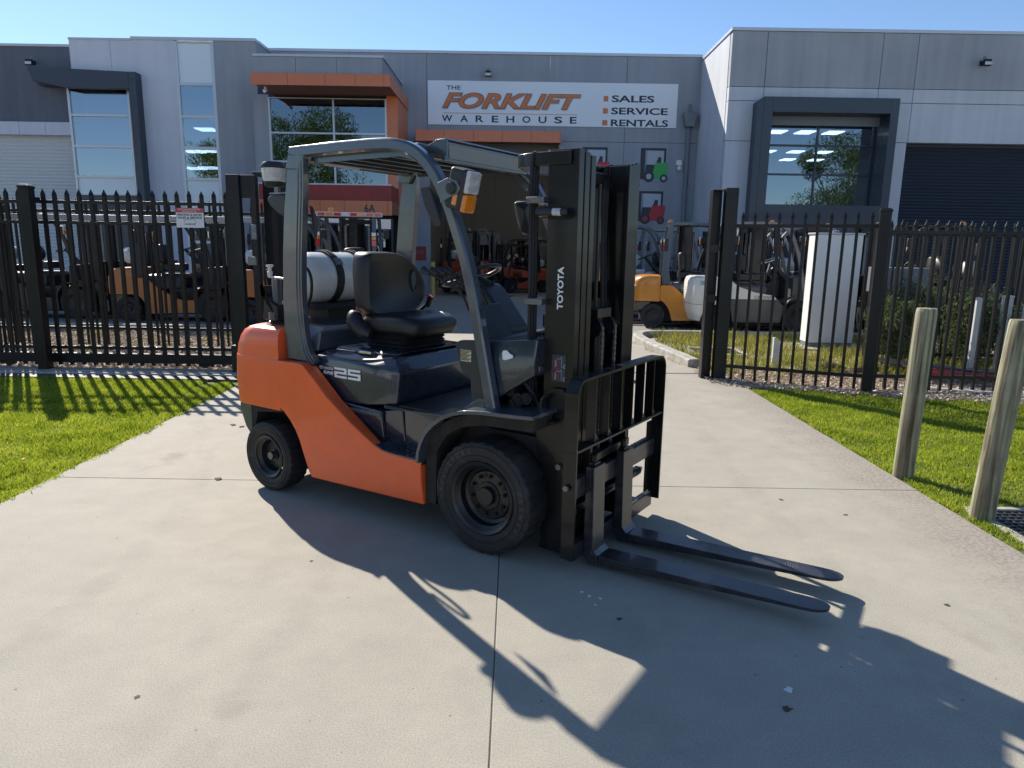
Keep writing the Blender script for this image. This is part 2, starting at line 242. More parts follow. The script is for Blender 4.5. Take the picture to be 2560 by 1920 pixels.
# ------------------------------------------------------------------ mesh helpers
class MB:
    def __init__(s): s.v = []; s.f = []
    def add(s, vs_, fs):
        o = len(s.v); s.v += [tuple(p) for p in vs_]; s.f += [tuple(i+o for i in f) for f in fs]; return s
    def box(s, x0, x1, y0, y1, z0, z1):
        v = [(x0,y0,z0),(x1,y0,z0),(x1,y1,z0),(x0,y1,z0),(x0,y0,z1),(x1,y0,z1),(x1,y1,z1),(x0,y1,z1)]
        return s.add(v, [(3,2,1,0),(4,5,6,7),(0,1,5,4),(1,2,6,5),(2,3,7,6),(3,0,4,7)])
    def obox(s, c, size, mtx=None):
        hx, hy, hz = size[0]/2, size[1]/2, size[2]/2
        v = [Vector((a,b,d)) for d in (-hz,hz) for a,b in ((-hx,-hy),(hx,-hy),(hx,hy),(-hx,hy))]
        if mtx is not None: v = [mtx @ p for p in v]
        v = [p+Vector(c) for p in v]
        return s.add(v, [(3,2,1,0),(4,5,6,7),(0,1,5,4),(1,2,6,5),(2,3,7,6),(3,0,4,7)])
    def prism(s, pts, axis, a, b):
        n = len(pts)
        def P(p, t): return (t,p[0],p[1]) if axis == 'x' else ((p[0],t,p[1]) if axis == 'y' else (p[0],p[1],t))
        v = [P(p,a) for p in pts]+[P(p,b) for p in pts]
        f = [tuple(range(n)), tuple(range(2*n-1, n-1, -1))]+[(i, i+n, (i+1)%n+n, (i+1)%n) for i in range(n)]
        return s.add(v, f)
    def ring_loft(s, rings, caps=True, closed=False):
        n = len(rings[0]); v = [p for r in rings for p in r]; f = []
        K = len(rings)
        for k in range(K if closed else K-1):
            for i in range(n):
                j = (i+1) % n; k2 = (k+1) % K
                f.append((k*n+i, k*n+j, k2*n+j, k2*n+i))
        if caps and not closed: f += [tuple(range(n-1,-1,-1)), tuple((K-1)*n+i for i in range(n))]
        return s.add(v, f)
    def tube(s, path, r, seg=8, closed=False, caps=True):
        path = [Vector(p) for p in path]; n = len(path); rings = []
        up = None
        for i in range(n):
            if closed: t = (path[(i+1)%n]-path[i-1]).normalized()
            else: t = (path[min(i+1,n-1)]-path[max(i-1,0)]).normalized()
            if up is None:
                up = Vector((0,0,1)) if abs(t.z) < 0.9 else Vector((1,0,0))
            a = (up - t*up.dot(t)).normalized(); bq = t.cross(a); up = a
            rr = r[i] if isinstance(r, (list,tuple)) else r
            rings.append([path[i]+(a*math.cos(2*math.pi*k/seg)+bq*math.sin(2*math.pi*k/seg))*rr for k in range(seg)])
        return s.ring_loft(rings, caps, closed)
    def sweep(s, path, prof, side):
        path = [Vector(p) for p in path]; side = Vector(side); n = len(path); rings = []
        for i in range(n):
            t = (path[min(i+1,n-1)]-path[max(i-1,0)]).normalized(); nm = t.cross(side).normalized()
            rings.append([path[i]+side*a+nm*b for a, b in prof])
        return s.ring_loft(rings)
    def revolve(s, prof, c, axis='y', seg=32, closedprof=False, jag=None):
        rings = []
        for k in range(seg):
            a = 2*math.pi*k/seg; ring = []
            for i, (r, h) in enumerate(prof):
                if jag and i in jag and (k % 3 == 0): r -= jag[i]
                if axis == 'y': ring.append((c[0]+r*math.cos(a), c[1]+h, c[2]+r*math.sin(a)))
                elif axis == 'z': ring.append((c[0]+r*math.cos(a), c[1]+r*math.sin(a), c[2]+h))
                else: ring.append((c[0]+h, c[1]+r*math.cos(a), c[2]+r*math.sin(a)))
            rings.append(ring)
        n = len(prof); v = [p for r in rings for p in r]; f = []
        for k in range(seg):
            k2 = (k+1) % seg
            for i in range(n if closedprof else n-1):
                j = (i+1) % n; f.append((k*n+i, k*n+j, k2*n+j, k2*n+i))
        return s.add(v, f)
    def hull(s, pts):
        bm = bmesh.new()
        for p in pts: bm.verts.new(p)
        r = bmesh.ops.convex_hull(bm, input=bm.verts)
        bmesh.ops.delete(bm, geom=list(set(g for g in r['geom_interior']+r['geom_unused'] if isinstance(g, bmesh.types.BMVert))), context='VERTS')
        bmesh.ops.dissolve_limit(bm, angle_limit=R(1.5), verts=bm.verts, edges=bm.edges)
        bm.verts.index_update(); v = [p.co.copy() for p in bm.verts]; f = [tuple(q.index for q in fc.verts) for fc in bm.faces]; bm.free()
        return s.add(v, f)
    def xf(s, m):
        s.v = [tuple(m @ Vector(p)) for p in s.v]; return s
    def mesh(s, name, smooth=35):
        me = bpy.data.meshes.new(name); me.from_pydata(s.v, [], s.f); me.validate()
        bm = bmesh.new(); bm.from_mesh(me); bmesh.ops.recalc_face_normals(bm, faces=bm.faces); bm.to_mesh(me); bm.free()
        if smooth:
            me.polygons.foreach_set('use_smooth', [True]*len(me.polygons)); me.set_sharp_from_angle(angle=R(smooth))
        return me
    def build(s, name, m, parent=None, bevel=0.0, seg=2, smooth=35, loc=None, kind=None, sub=0):
        o = bpy.data.objects.new(name, s.mesh(name, smooth)); C.objects.link(o)
        for mm in (m if isinstance(m, (list,tuple)) else [m]): o.data.materials.append(mm)
        if parent: o.parent = parent
        if loc: o.location = loc
        if sub:
            md = o.modifiers.new('s', 'SUBSURF'); md.levels = sub; md.render_levels = sub
        if bevel > 0:
            md = o.modifiers.new('b', 'BEVEL'); md.width = bevel; md.segments = seg; md.limit_method = 'ANGLE'; md.angle_limit = R(32); md.harden_normals = True
        if kind: o['kind'] = kind
        return o
def bx(x0, x1, y0, y1, z0, z1): return MB().box(x0, x1, y0, y1, z0, z1)

def tag(o, label, cat, group=None):
    o['label'] = label; o['category'] = cat
    if group: o['group'] = group
    return o
def thing(name, label, cat, loc=(0,0,0), rz=0.0, group=None):
    o = bpy.data.objects.new(name, None); C.objects.link(o); o.location = loc; o.rotation_euler = (0,0,rz); o.empty_display_size = 0.2
    return tag(o, label, cat, group)
def inst(mesh, name, parent=None, loc=(0,0,0), rz=0.0):
    o = bpy.data.objects.new(name, mesh); C.objects.link(o); o.location = loc; o.rotation_euler = (0,0,rz)
    if parent: o.parent = parent
    return o
def copy_tree(o, parent=None):
    c = o.copy(); C.objects.link(c); c.parent = parent
    for ch in list(o.children): copy_tree(ch, c)
    return c

def bez(pts, n=8):
    # Catmull-Rom through points
    P = [Vector(p) for p in pts]; P = [2*P[0]-P[1]]+P+[2*P[-1]-P[-2]]; out = []
    for i in range(1, len(P)-2):
        for k in range(n):
            t = k/n; a, b, c, d = P[i-1], P[i], P[i+1], P[i+2]
            out.append(0.5*((2*b)+(c-a)*t+(2*a-5*b+4*c-d)*t*t+(-a+3*b-3*c+d)*t**3))
    out.append(P[-2]); return out

# text: made as a mesh, fitted into w x h, centred on the origin in XY, then placed with a matrix
def text_mesh(s, w, h, bold=0.0, shear=0.0, depth=0.003, spacing=1.0):
    cu = bpy.data.curves.new('t', 'FONT'); cu.body = s; cu.size = 1; cu.extrude = 0.02; cu.offset = bold; cu.shear = shear; cu.space_character = spacing; cu.resolution_u = 4
    cu.align_x = 'CENTER'
    ob = bpy.data.objects.new('t', cu); C.objects.link(ob); bpy.context.view_layer.update()
    dg = bpy.context.evaluated_depsgraph_get(); me = bpy.data.meshes.new_from_object(ob.evaluated_get(dg))
    bpy.data.objects.remove(ob); bpy.data.curves.remove(cu)
    co = np.zeros(len(me.vertices)*3); me.vertices.foreach_get('co', co); co = co.reshape(-1,3)
    mn, mx = co.min(0), co.max(0); ctr = (mn+mx)/2; sz = np.maximum(mx-mn, 1e-6)
    if w is None: w = h*sz[0]/sz[1]
    co = (co-ctr)*[w/sz[0], h/sz[1], depth/sz[2]]
    me.vertices.foreach_set('co', co.ravel()); me.update(); return me
FRONT = lambda x, y, z: Matrix(((1,0,0,x),(0,0,-1,y),(0,1,0,z),(0,0,0,1)))       # text facing -Y
def text(s, name, m, parent, mtx, w, h, **k):
    me = text_mesh(s, w, h, **k); me.transform(mtx); o = bpy.data.objects.new(name, me); C.objects.link(o); me.materials.append(m)
    if parent: o.parent = parent
    return o

def scatter(name, pos, ang, h, wd, lean, m, parent=None, bend=0.35, flat=False):
    """many small two-quad blades / chips from numpy arrays"""
    n = len(pos); dx, dy = np.cos(ang), np.sin(ang)
    la = rng.uniform(0, 2*np.pi, n); lx, ly = np.cos(la)*lean*h, np.sin(la)*lean*h
    z0 = np.zeros(n)
    side = np.stack([dx*wd/2, dy*wd/2, z0], 1)
    mid = pos+np.stack([lx*0.4, ly*0.4, h*0.55], 1); tip = pos+np.stack([lx, ly, h], 1)
    if flat: v = np.stack([pos-side, pos+side, mid+side, mid-side, tip], 1)
    else: v = np.stack([pos-side, pos+side, mid+side*0.75, mid-side*0.75, tip], 1)
    V = v.reshape(-1,3); b = np.arange(n)*5
    quads = np.stack([b, b+1, b+2, b+3], 1); tris = np.stack([b+3, b+2, b+4], 1)
    me = bpy.data.meshes.new(name); me.vertices.add(n*5); me.vertices.foreach_set('co', V.ravel())
    loops = np.concatenate([quads, tris], 1).ravel(); me.loops.add(len(loops)); me.loops.foreach_set('vertex_index', loops)
    st = np.zeros(2*n, int); st[0::2] = np.arange(n)*7; st[1::2] = np.arange(n)*7+4
    me.polygons.add(2*n); me.polygons.foreach_set('loop_start', st)
    me.update(calc_edges=True); me.validate()
    at = me.attributes.new('rnd', 'FLOAT', 'POINT'); at.data.foreach_set('value', np.repeat(rng.uniform(0, 1, n), 5))
    me.materials.append(m); o = bpy.data.objects.new(name, me); C.objects.link(o)
    if parent: o.parent = parent
    return o

# ================================================================== GROUND
MB().box(-300, 300, -300, 600, -0.3, -0.08).build('ground', m_soil, kind='structure', smooth=0)
drive = thing('driveway', 'x', 'x'); del drive['label']; del drive['category']; drive['kind'] = 'structure'
ys = [-6.0, 0.2, 4.525, 8.96]; xs = [-3.10, -0.052, 2.76]
for i in range(3):
    for j in range(2):
        g = 0.0022
        bx(xs[j]+g, xs[j+1]-g, ys[i]+g, ys[i+1]-g, -0.12, 0.0).build('concrete_slab', m_conc, drive, bevel=0.004)
bx(xs[0], xs[-1], -6.0, 8.96, -0.13, -0.004).build('joint_filler', mat('joint_dirt', (0.13,0.11,0.085), 0.9), drive)
bx(-3.10, 2.45, 8.975, 13.0, -0.12, 0.0).build('concrete_slab', m_conc, drive, bevel=0.004)
bx(-14.0, 2.76, 8.962, 8.973, -0.12, 0.006).build('gate_track', m_steel, drive)
yard = bx(-26, 30, 13.0, 23.25, -0.12, -0.004).build('yard_pavement', m_yard, kind='structure')
# pavement strip where the photographer stands
bx(-40, 40, -14, -6.0, -0.12, 0.0).build('road', mat('asphalt', (0.055,0.055,0.056), 0.9, var=0.2, vscale=30, bump=0.4, bscale=90), kind='structure')
# lawns
MB().box(-14, -3.10, -6.0, 8.02, -0.12, -0.018).build('left_lawn_soil', m_lawnsoil, kind='structure')
MB().box(2.76, 14, -6.0, 8.0, -0.12, -0.018).build('right_lawn_soil', m_lawnsoil, kind='structure')
def lawn(name, x0, x1, y0, y1, n, hmean, cond=None):
    px = rng.uniform(x0, x1, n); py = y0+(y1-y0)*rng.uniform(0, 1, n)
    # clumpy density and height
    cl = 0.5+0.5*np.sin(px*7.3+np.sin(py*5.1)*2)*np.sin(py*6.1+np.sin(px*4.7)*2)
    keep = (np.abs(px) < py*0.86+0.7) & (rng.uniform(0, 1, n) < 0.55+0.45*cl)
    if cond is not None: keep &= cond(px, py)
    px, py, cl = px[keep], py[keep], cl[keep]; k = len(px)
    h = hmean*(0.6+0.5*cl)*rng.uniform(0.55, 1.35, k)
    o = scatter(name, np.stack([px, py, np.full(k, -0.02)], 1), rng.uniform(0, 2*np.pi, k), h, rng.uniform(0.0045, 0.009, k), rng.uniform(0.1, 0.9, k), m_grass)
    o['kind'] = 'stuff'; tag(o, 'short bright green mown grass on the %s of the concrete drive' % ('left' if x1 < 0 else 'right'), 'grass'); return o
edgeL = lambda x, y: (x < -3.075+0.035*np.sin(y*9)+0.02*np.sin(y*31)+rng.normal(0,0.02,len(x))) & ~((x > -3.55) & (y > 7.7+0.3*np.sin(x*9)))
lawn('lawn_grass', -8.2, -3.05, 3.6, 8.05, 290000, 0.040, edgeL)
edgeR = lambda x, y: (x > 2.77+0.025*np.sin(y*11)) & (y < 8.15-(x-2.7)*0.28+0.08*np.sin(x*8)+0.05*np.sin(x*19)) & ~((x > 2.92) & (y < 4.22))
lawn('lawn_grass', 2.72, 6.6, 3.6, 8.25, 200000, 0.038, edgeR)
# dandelions / white specks
for i, (x, y) in enumerate([(-4.0, 4.9), (-3.45, 4.75), (-4.6, 5.2)]):
    f = MB(); f.revolve([(0.0,0.012),(0.012,0.008),(0.014,0.0),(0.0,-0.004)], (0,0,0.045), 'z', 9); f.tube([(0,0,-0.02),(0.003,0,0.045)], 0.0018, 5)
    o = f.build('dandelion', mat('flower_yellow', (0.75,0.42,0.02), 0.6), loc=(x,y,0))
    tag(o, ['small yellow flower in the left lawn, nearest to its middle', 'small yellow flower right at the concrete edge of the left lawn', 'small yellow flower farthest left in the left lawn'][i], 'flower', 'flowers in the left lawn')

# garden beds, kerbs
MB().box(-14, -3.10, 8.58, 12.6, -0.12, 0.0).build('left_garden_bed', m_soil, kind='structure')
MB().prism([(2.45,8.98),(2.76,8.6),(4.1,8.0),(14,7.95),(14,13.0),(2.2,13.0)], 'z', -0.12, -0.002).build('right_garden_bed', m_soil, kind='structure')
MB().prism([(2.78,8.56),(4.1,7.9),(14,7.55),(14,7.95),(4.1,8.0),(2.78,8.65)], 'z', -0.12, -0.008).build('mulch_edge_strip', m_soil, kind='structure')
# concrete footing with gate gutter on the left
tag(bx(-14, -3.2, 8.02, 8.22, -0.1, 0.012).build('gutter_strip', mat('dark_gutter', (0.06,0.062,0.065), 0.6, var=0.2), kind='structure'), 'x', 'x')  # evenly dark strip in front of the gate footing
o = bpy.data.objects['gutter_strip']; del o['label']; del o['category']
bx(-14, -3.14, 8.22, 8.58, -0.1, 0.03).build('gate_footing', m_kerb, kind='structure', bevel=0.008)
kp = bez([(2.50,9.5),(2.42,10.2),(2.28,11.2),(2.22,12.2),(2.35,12.75),(2.8,12.95),(4.5,12.98),(9,13.0)], 5)
k = MB()
k.sweep([(p.x,p.y,0.0) for p in [Vector((a[0],a[1],0)) if not isinstance(a, Vector) else Vector((a.x,a.y,0)) for a in [Vector((q[0],q[1],0)) for q in kp]]], [(-0.04,-0.09),(0.09,-0.09),(0.11,-0.07),(0.11,0.07),(0.09,0.09),(-0.04,0.09)], (0,0,1))
tag(k.build('kerb', m_kerb, bevel=0.01), 'worn pale concrete kerb curving round the garden bed right of the drive', 'kerb')
kl = MB(); kl.box(-14, -3.12, 12.6, 12.75, -0.1, 0.11)
tag(kl.build('kerb', m_kerb, bevel=0.015), 'straight concrete kerb behind the mulch bed left of the drive', 'kerb')

def bed(name, label, n, fx, m, hr, wr, lean, cat='mulch', z=0.0, flat=True):
    p = fx(n); k = len(p); pos = np.stack([p[:,0], p[:,1], np.full(k, z)], 1)
    o = scatter(name, pos, rng.uniform(0, 6.28, k), rng.uniform(*hr, k), rng.uniform(*wr, k), rng.uniform(*lean, k), m, flat=flat)
    o['kind'] = 'stuff'; tag(o, label, cat); return o
def reg(x0, x1, y0, y1, cond=None):
    def f(n):
        p = np.stack([rng.uniform(x0, x1, n), rng.uniform(y0, y1, n)], 1)
        kq = np.abs(p[:,0]) < p[:,1]*0.86+0.7
        if cond is not None: kq &= cond(p[:,0], p[:,1])
        return p[kq]
    return f
bed('mulch_chips', 'loose brown and pale wood chips in the bed behind the left fence', 26000, reg(-10, -3.12, 8.6, 12.6), m_chip, (0.008,0.03), (0.02,0.05), (0.5,2.5))
rb = lambda x, y: (y > 8.1-(x-2.7)*0.28+0.05*np.sin(x*13)) & (x > 2.5+0.1*np.sin(y*5))
bed('mulch_chips', 'dry leaf and bark litter under the right hand fence', 26000, reg(2.4, 9, 6.6, 9.4, rb), m_chip, (0.006,0.03), (0.012,0.035), (0.5,2.5))
bed('dry_straw', 'dry straw stalks strewn along the foot of the right fence', 22000, reg(2.6, 9, 6.6, 8.9, rb), m_dead, (0.004,0.02), (0.003,0.006), (3,14), 'straw')
bed('mulch_chips', 'tan debris lying against the worn kerb on the drive', 3500, reg(2.05, 2.5, 9.0, 12, lambda x, y: x > 2.55-(y-9)*0.13-0.16*np.abs(np.sin(y*3))), m_dead, (0.002,0.01), (0.004,0.015), (0.5,4), z=0.002)
isl = lambda x, y: (x > 2.65-(y-9)*0.1) & ~((x > 2.75) & (x < 3.6) & (y > 10.4) & (y < 11.2)) & ~((x > 4.7) & (x < 5.9) & (y > 11.0) & (y < 12.2))
cl = lambda x, y: isl(x, y) & (np.sin(x*5.3)*np.sin(y*6.7+x)+rng.uniform(-0.6, 0.6, len(x)) > 0.0)
bed('weed_grass', 'tufts of long yellow green grass growing in the bed behind the right fence', 26000, reg(2.5, 7.5, 8.9, 12.9, cl), m_weed, (0.04,0.22), (0.006,0.013), (0.2,0.9), 'grass', flat=False)
bed('weed_grass', 'thin weeds poking through the wood chips behind the left fence', 2600, reg(-9.5, -3.2, 8.7, 12.5, lambda x, y: (np.sin(x*2.9)*np.sin(y*4.7) > 0.35)), m_weed, (0.04,0.14), (0.006,0.012), (0.2,0.9), 'grass', flat=False)
# drain pit in the island
t = thing('drain_pit', 'concrete pit with slotted metal grate in the weedy bed', 'drain', (3.15,10.8,0))
fr = MB(); fr.box(-0.42,0.42,-0.42,-0.33,0,0.05).box(-0.42,0.42,0.33,0.42,0,0.05).box(-0.42,-0.34,-0.33,0.33,0,0.05).box(0.34,0.42,-0.33,0.33,0,0.05).build('frame', m_kerb, t, bevel=0.01)
gs = MB().box(-0.335,0.335,-0.008,0.008,0.02,0.05).mesh('grate_bar'); gs.materials.append(m_steel)
for i in range(11): inst(gs, 'grate_bar', t, (0,-0.3+i*0.06,0))
t = thing('drain_pit', 'galvanised drain grate at the bottom right by the timber bollard', 'drain', (3.28,3.92,0))
MB().box(-0.40,0.5,-0.32,-0.27,-0.06,0.0).box(-0.40,0.5,0.27,0.32,-0.06,0.0).box(-0.40,-0.345,-0.27,0.27,-0.06,0.0).build('frame', m_kerb, t, bevel=0.006)
gb = MB().box(-0.34,0.5,-0.004,0.004,-0.04,0.0); gb = gb.mesh('grate_bar'); gb.materials.append(m_steel)
for i in range(11): inst(gb, 'grate_bar', t, (0,-0.25+i*0.05,0))
gc = MB()
for i in range(18): gc.box(-0.335+i*0.047,-0.325+i*0.047,-0.27,0.27,-0.032,-0.006)
gc.build('cross_bars', m_steel, t)
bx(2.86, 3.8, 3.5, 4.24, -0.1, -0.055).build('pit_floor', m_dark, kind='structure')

# ================================================================== BUILDINGS
def panels(parent, name, m, y0, y1, xsplit, z0, z1, gap=0.012):
    for a, b in zip(xsplit[:-1], xsplit[1:]):
        bx(a+gap/2, b-gap/2, y0, y1, z0+gap/2, z1-gap/2).build(name, m, parent, smooth=0)
def window(parent, x0, x1, zs, yf, m_frame, glass, mull=(), name='window', fw_=0.05, depth=0.10, spandrel=None):
    fr = MB(); z0, z1 = zs[0], zs[-1]
    fr.box(x0, x0+fw_, yf, yf+depth, z0, z1).box(x1-fw_, x1, yf, yf+depth, z0, z1)
    for z in zs: fr.box(x0+fw_, x1-fw_, yf+0.002, yf+depth-0.002, max(z0, z-fw_/2), min(z1, z+fw_/2))
    for mx_ in mull: fr.box(mx_-fw_/2, mx_+fw_/2, yf+0.008, yf+depth-0.008, z0+fw_/2, z1-fw_/2)
    w = fr.build(name, m_frame, parent, bevel=0.004, smooth=0)
    cuts = [x0+fw_]+sorted(mull)+[x1-fw_]
    for i in range(len(zs)-1):
        for a, b in zip(cuts[:-1], cuts[1:]):
            sp = spandrel and i in spandrel
            bx(a, b, yf+depth*0.45, yf+depth*0.55, zs[i]+fw_/2, zs[i+1]-fw_/2).build('spandrel_panel' if sp else 'pane', m_spandrel if sp else glass, w, smooth=0)
    return w
def shutter(parent, x0, x1, z0, z1, y, m, pitch=0.085):
    s = MB(); z = z0; pts = []
    n = int((z1-z0)/pitch)
    for i in range(n):
        za = z0+i*pitch; pts += [(y, za), (y-0.006, za+pitch*0.15), (y-0.022, za+pitch*0.5), (y-0.006, za+pitch*0.85)]
    pts.append((y, z0+n*pitch)); pts += [(y+0.03, z0+n*pitch), (y+0.03, z0)]
    s.prism(pts, 'x', x0, x1); s.box(x0, x1, y+0.002, y+0.028, z0+n*pitch+0.0005, z1-0.001); o = s.build('roller_door', m, parent, smooth=0); bx(x0, x1, y-0.02, y+0.06, z1-0.0005, z1+0.12).build('door_head', m, o, smooth=0); return o
def flood(x, y, z, label, parent_dark=m_blackm):
    t = thing('flood_light', label, 'lamp', (x,y,z), group='flood lights on the walls')
    MB().prism([(-0.11,-0.10),(0.11,-0.10),(0.08,0.06),(-0.08,0.06)], 'y', -0.30, -0.18).build('housing', m_blackm, t, bevel=0.01)
    bx(-0.09,0.09,-0.308,-0.301,-0.085,-0.01).build('lens', m_lens, t)
    MB().box(-0.02,0.02,-0.18,0.0,0.0,0.04).box(-0.05,0.05,-0.015,0.0,-0.05,0.08).build('bracket', m_blackm, t)
    MB().revolve([(0.0,0.10),(0.035,0.09),(0.035,0.0),(0,0)], (0,-0.12,0.07), 'z', 12).build('sensor', m_pipe, t)
    return t

# ---- main warehouse
W = thing('warehouse_building', 'grey precast warehouse with orange canopies and open roller doorway', 'building', (0,0,0))
yF = 23.2; zT = 7.44
cols = [-7.62, -5.2, -2.8, 1.04, 3.43, 5.72]
# above door level, full height panels right of the door, door opening x -2.73..1.36 z<4.86
panels(W, 'wall_panel', m_gwall, yF, yF+0.18, [-7.66,-5.2,-2.8,1.04,3.43,5.735], 4.90, zT)
panels(W, 'wall_panel', m_gwall, yF, yF+0.18, [1.36,3.43,5.735], 0, 4.90)
panels(W, 'wall_panel', m_gwall, yF, yF+0.18, [-3.6,-2.73], 0, 4.90)
bx(-7.7, 5.735, yF-0.03, yF+0.24, zT, zT+0.08).build('parapet_capping', m_cap, W, smooth=0)
bx(-7.7, 5.73, yF+0.24, 40, 7.0, 7.1).build('roof', m_cap, W, smooth=0)
o = MB()
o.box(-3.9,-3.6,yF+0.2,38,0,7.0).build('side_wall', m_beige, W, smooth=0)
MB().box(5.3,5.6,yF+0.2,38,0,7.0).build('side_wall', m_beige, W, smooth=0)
# closed back wall; backing sheet added to stop light leaking through panel gaps
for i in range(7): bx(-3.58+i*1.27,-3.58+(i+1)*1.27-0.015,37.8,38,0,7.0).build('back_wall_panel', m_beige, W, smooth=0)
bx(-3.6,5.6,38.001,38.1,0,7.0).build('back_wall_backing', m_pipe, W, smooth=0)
bx(-3.6,5.3,yF+0.0,37.8,-0.1,-0.002).build('warehouse_floor', concrete_mat('workshop_floor', (0.20,0.195,0.185)), W, smooth=0)
# unseen lamp panels added to brighten the inside of the hall
m_led = mat('lamp_panel', (0.8,0.8,0.8), 0.5, emit=(1.0,0.97,0.92), estr=5)
for i in range(3):
    for j in range(3):
        bx(-2.6+j*3.0,-1.4+j*3.0,26+i*4.0,26.3+i*4.0,6.6,6.64).build('ceiling_lamp', m_led, W, smooth=0)
# orange door canopy
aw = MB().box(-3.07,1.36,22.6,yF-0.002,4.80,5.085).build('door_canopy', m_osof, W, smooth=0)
xx = [-3.08+i*(4.44/5) for i in range(6)]
for a, b in zip(xx[:-1], xx[1:]): bx(a+0.006,b-0.006,22.57,22.598,4.77,5.10).build('cladding_panel', m_oclad, aw, smooth=0)
bx(1.362,1.385,22.575,yF-0.002,4.77,5.10).build('cladding_panel', m_oclad, aw, smooth=0)
bx(-2.73,1.36,yF+0.19,yF+0.5,4.45,4.9).build('door_head', m_beige, W, smooth=0)
# projecting window bay (dark soffit, orange canopy, lower red and orange band)
Bay = MB()
bayx0, bayx1 = -7.08, -3.42
U = bx(-7.05,-3.60,20.05,yF-0.01,6.08,6.53)
U = U.build('upper_bay', m_gwall, W, smooth=0)
panels(W, 'bay_panel', m_gwall, 20.02, 20.045, [-7.05,-5.93,-4.83,-3.60], 6.08, 6.50)
bx(-7.07,-3.57,20.0,20.12,6.50,6.56).build('bay_capping', m_cap, W, smooth=0)
bx(-3.598,-3.55,20.12,yF-0.01,6.50,6.56).build('bay_capping', m_cap, W, smooth=0)
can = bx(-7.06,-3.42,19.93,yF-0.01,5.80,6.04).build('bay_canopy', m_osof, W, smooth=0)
xo = [-7.12,-6.12,-5.10,-4.30,-3.5,-3.40]
xo = [-7.12,-6.13,-5.12,-4.32,-3.55,-3.385]
for a, b in zip(xo[:-1], xo[1:]): bx(a+0.005,b-0.005,19.90,19.928,5.76,6.06).build('cladding_panel', m_oclad, can, smooth=0)
for a, b in [(19.95,21.4),(21.41,yF-0.02)]: bx(-3.415,-3.385,a,b,5.76,6.06).build('cladding_panel', m_oclad, can, smooth=0)
bx(-3.74,-3.42,21.30,21.34,2.45,5.795).build('bay_leg', m_oclad, W, smooth=0)
bx(-3.45,-3.42,21.342,22.2,2.45,5.795).build('bay_leg', m_oclad, W, smooth=0)
bx(-3.45,-3.42,22.21,yF-0.01,2.45,5.795).build('bay_leg', m_oclad, W, smooth=0)
bx(-7.6,-7.15,21.34,21.4,2.45,5.8).build('bay_side', m_gwall, W, smooth=0)
window(W, -7.15, -3.74, [3.2,3.95,4.75,5.72], 21.30, m_alum, m_glassd, mull=[-5.28])
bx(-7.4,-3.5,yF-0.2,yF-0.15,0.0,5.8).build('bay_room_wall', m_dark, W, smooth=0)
red = bx(-7.08,-3.42,20.0,21.28,2.80,3.20).build('red_band', m_redband, W, smooth=0)
bx(-7.09,-3.41,19.99,21.29,3.203,3.24).build('band_flashing', m_cap, W, smooth=0)
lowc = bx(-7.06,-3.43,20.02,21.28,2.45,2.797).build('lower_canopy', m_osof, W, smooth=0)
xl = [-7.10,-6.25,-5.40,-4.72,-4.10,-3.52,-3.40]
for a, b in zip(xl[:-1], xl[1:]): bx(a+0.005,b-0.005,19.985,20.017,2.40,2.79).build('cladding_panel', m_oclad, lowc, smooth=0)
text('6A', 'unit_number', m_ink, lowc, FRONT(-4.02,19.98,2.585), 0.30, 0.22, bold=0.01)
# shopfront glass under the lower canopy
window(W, -7.0, -3.62, [0.1,2.40], 21.3, m_charc, m_glassd, mull=[-5.9,-4.8])
# wall sign
SG = thing('wall_sign', 'long white sign with orange FORKLIFT lettering on the grey wall', 'sign', (0,0,0))
bx(-2.77,5.035,yF-0.035,yF-0.005,5.345,6.65).build('sign_board', m_sign, SG, smooth=0, bevel=0.004)
ys_ = yF-0.038
def sx(px): return -2.775+(px-150)/(2078-150)*7.81          # zoomed sign picture -> metres along the wall
def sz(pz): return 6.65-(pz-127)/(467-127)*1.305
text('THE', 'lettering', m_ink, SG, FRONT(sx(350), ys_, sz(180)), 0.44, 0.12, bold=0.015)
text('FORKLIFT', 'lettering_shadow', m_shadowgrey, SG, FRONT(sx(803), ys_, sz(272+16)), 4.36, 0.46, bold=0.035, shear=0.32)
text('FORKLIFT', 'lettering_outline', m_ink, SG, FRONT(sx(798), ys_-0.004, sz(268+10)), 4.36, 0.475, bold=0.045, shear=0.32)
text('FORKLIFT', 'lettering', m_signo, SG, FRONT(sx(798), ys_-0.008, sz(268+10)), 4.33, 0.445, bold=0.028, shear=0.32)
bx(sx(270),sx(1307),ys_-0.003,ys_,sz(378)+0.0,sz(378)+0.016).build('underline', m_signo, SG, smooth=0)
wx = [300,432,552,672,790,915,1040,1162,1278]
for ch, px in zip('WAREHOUSE', wx):
    text(ch, 'letter', m_ink, SG, FRONT(sx(px), ys_, sz(418)), (0.33 if ch in 'W' else 0.25 if ch != 'E' else 0.21), 0.20, bold=0.02)
for wd_, pz, w_ in (('SALES', 235, 1.33), ('SERVICE', 329, 1.77), ('RENTALS', 421, 1.80)):
    text(wd_, 'lettering', m_ink, SG, FRONT(sx(1570)+w_/2, ys_, sz(pz+12)), w_, 0.205, bold=0.025)
    bx(sx(1508)-0.01*(pz-235)/90,sx(1508)+0.14,ys_-0.003,ys_,sz(pz+13)-0.08,sz(pz+13)+0.08).build('bullet_square', m_signo, SG, smooth=0)
flood(-0.88, yF-0.002, 6.84, 'small flood light on the grey wall above the long white sign')
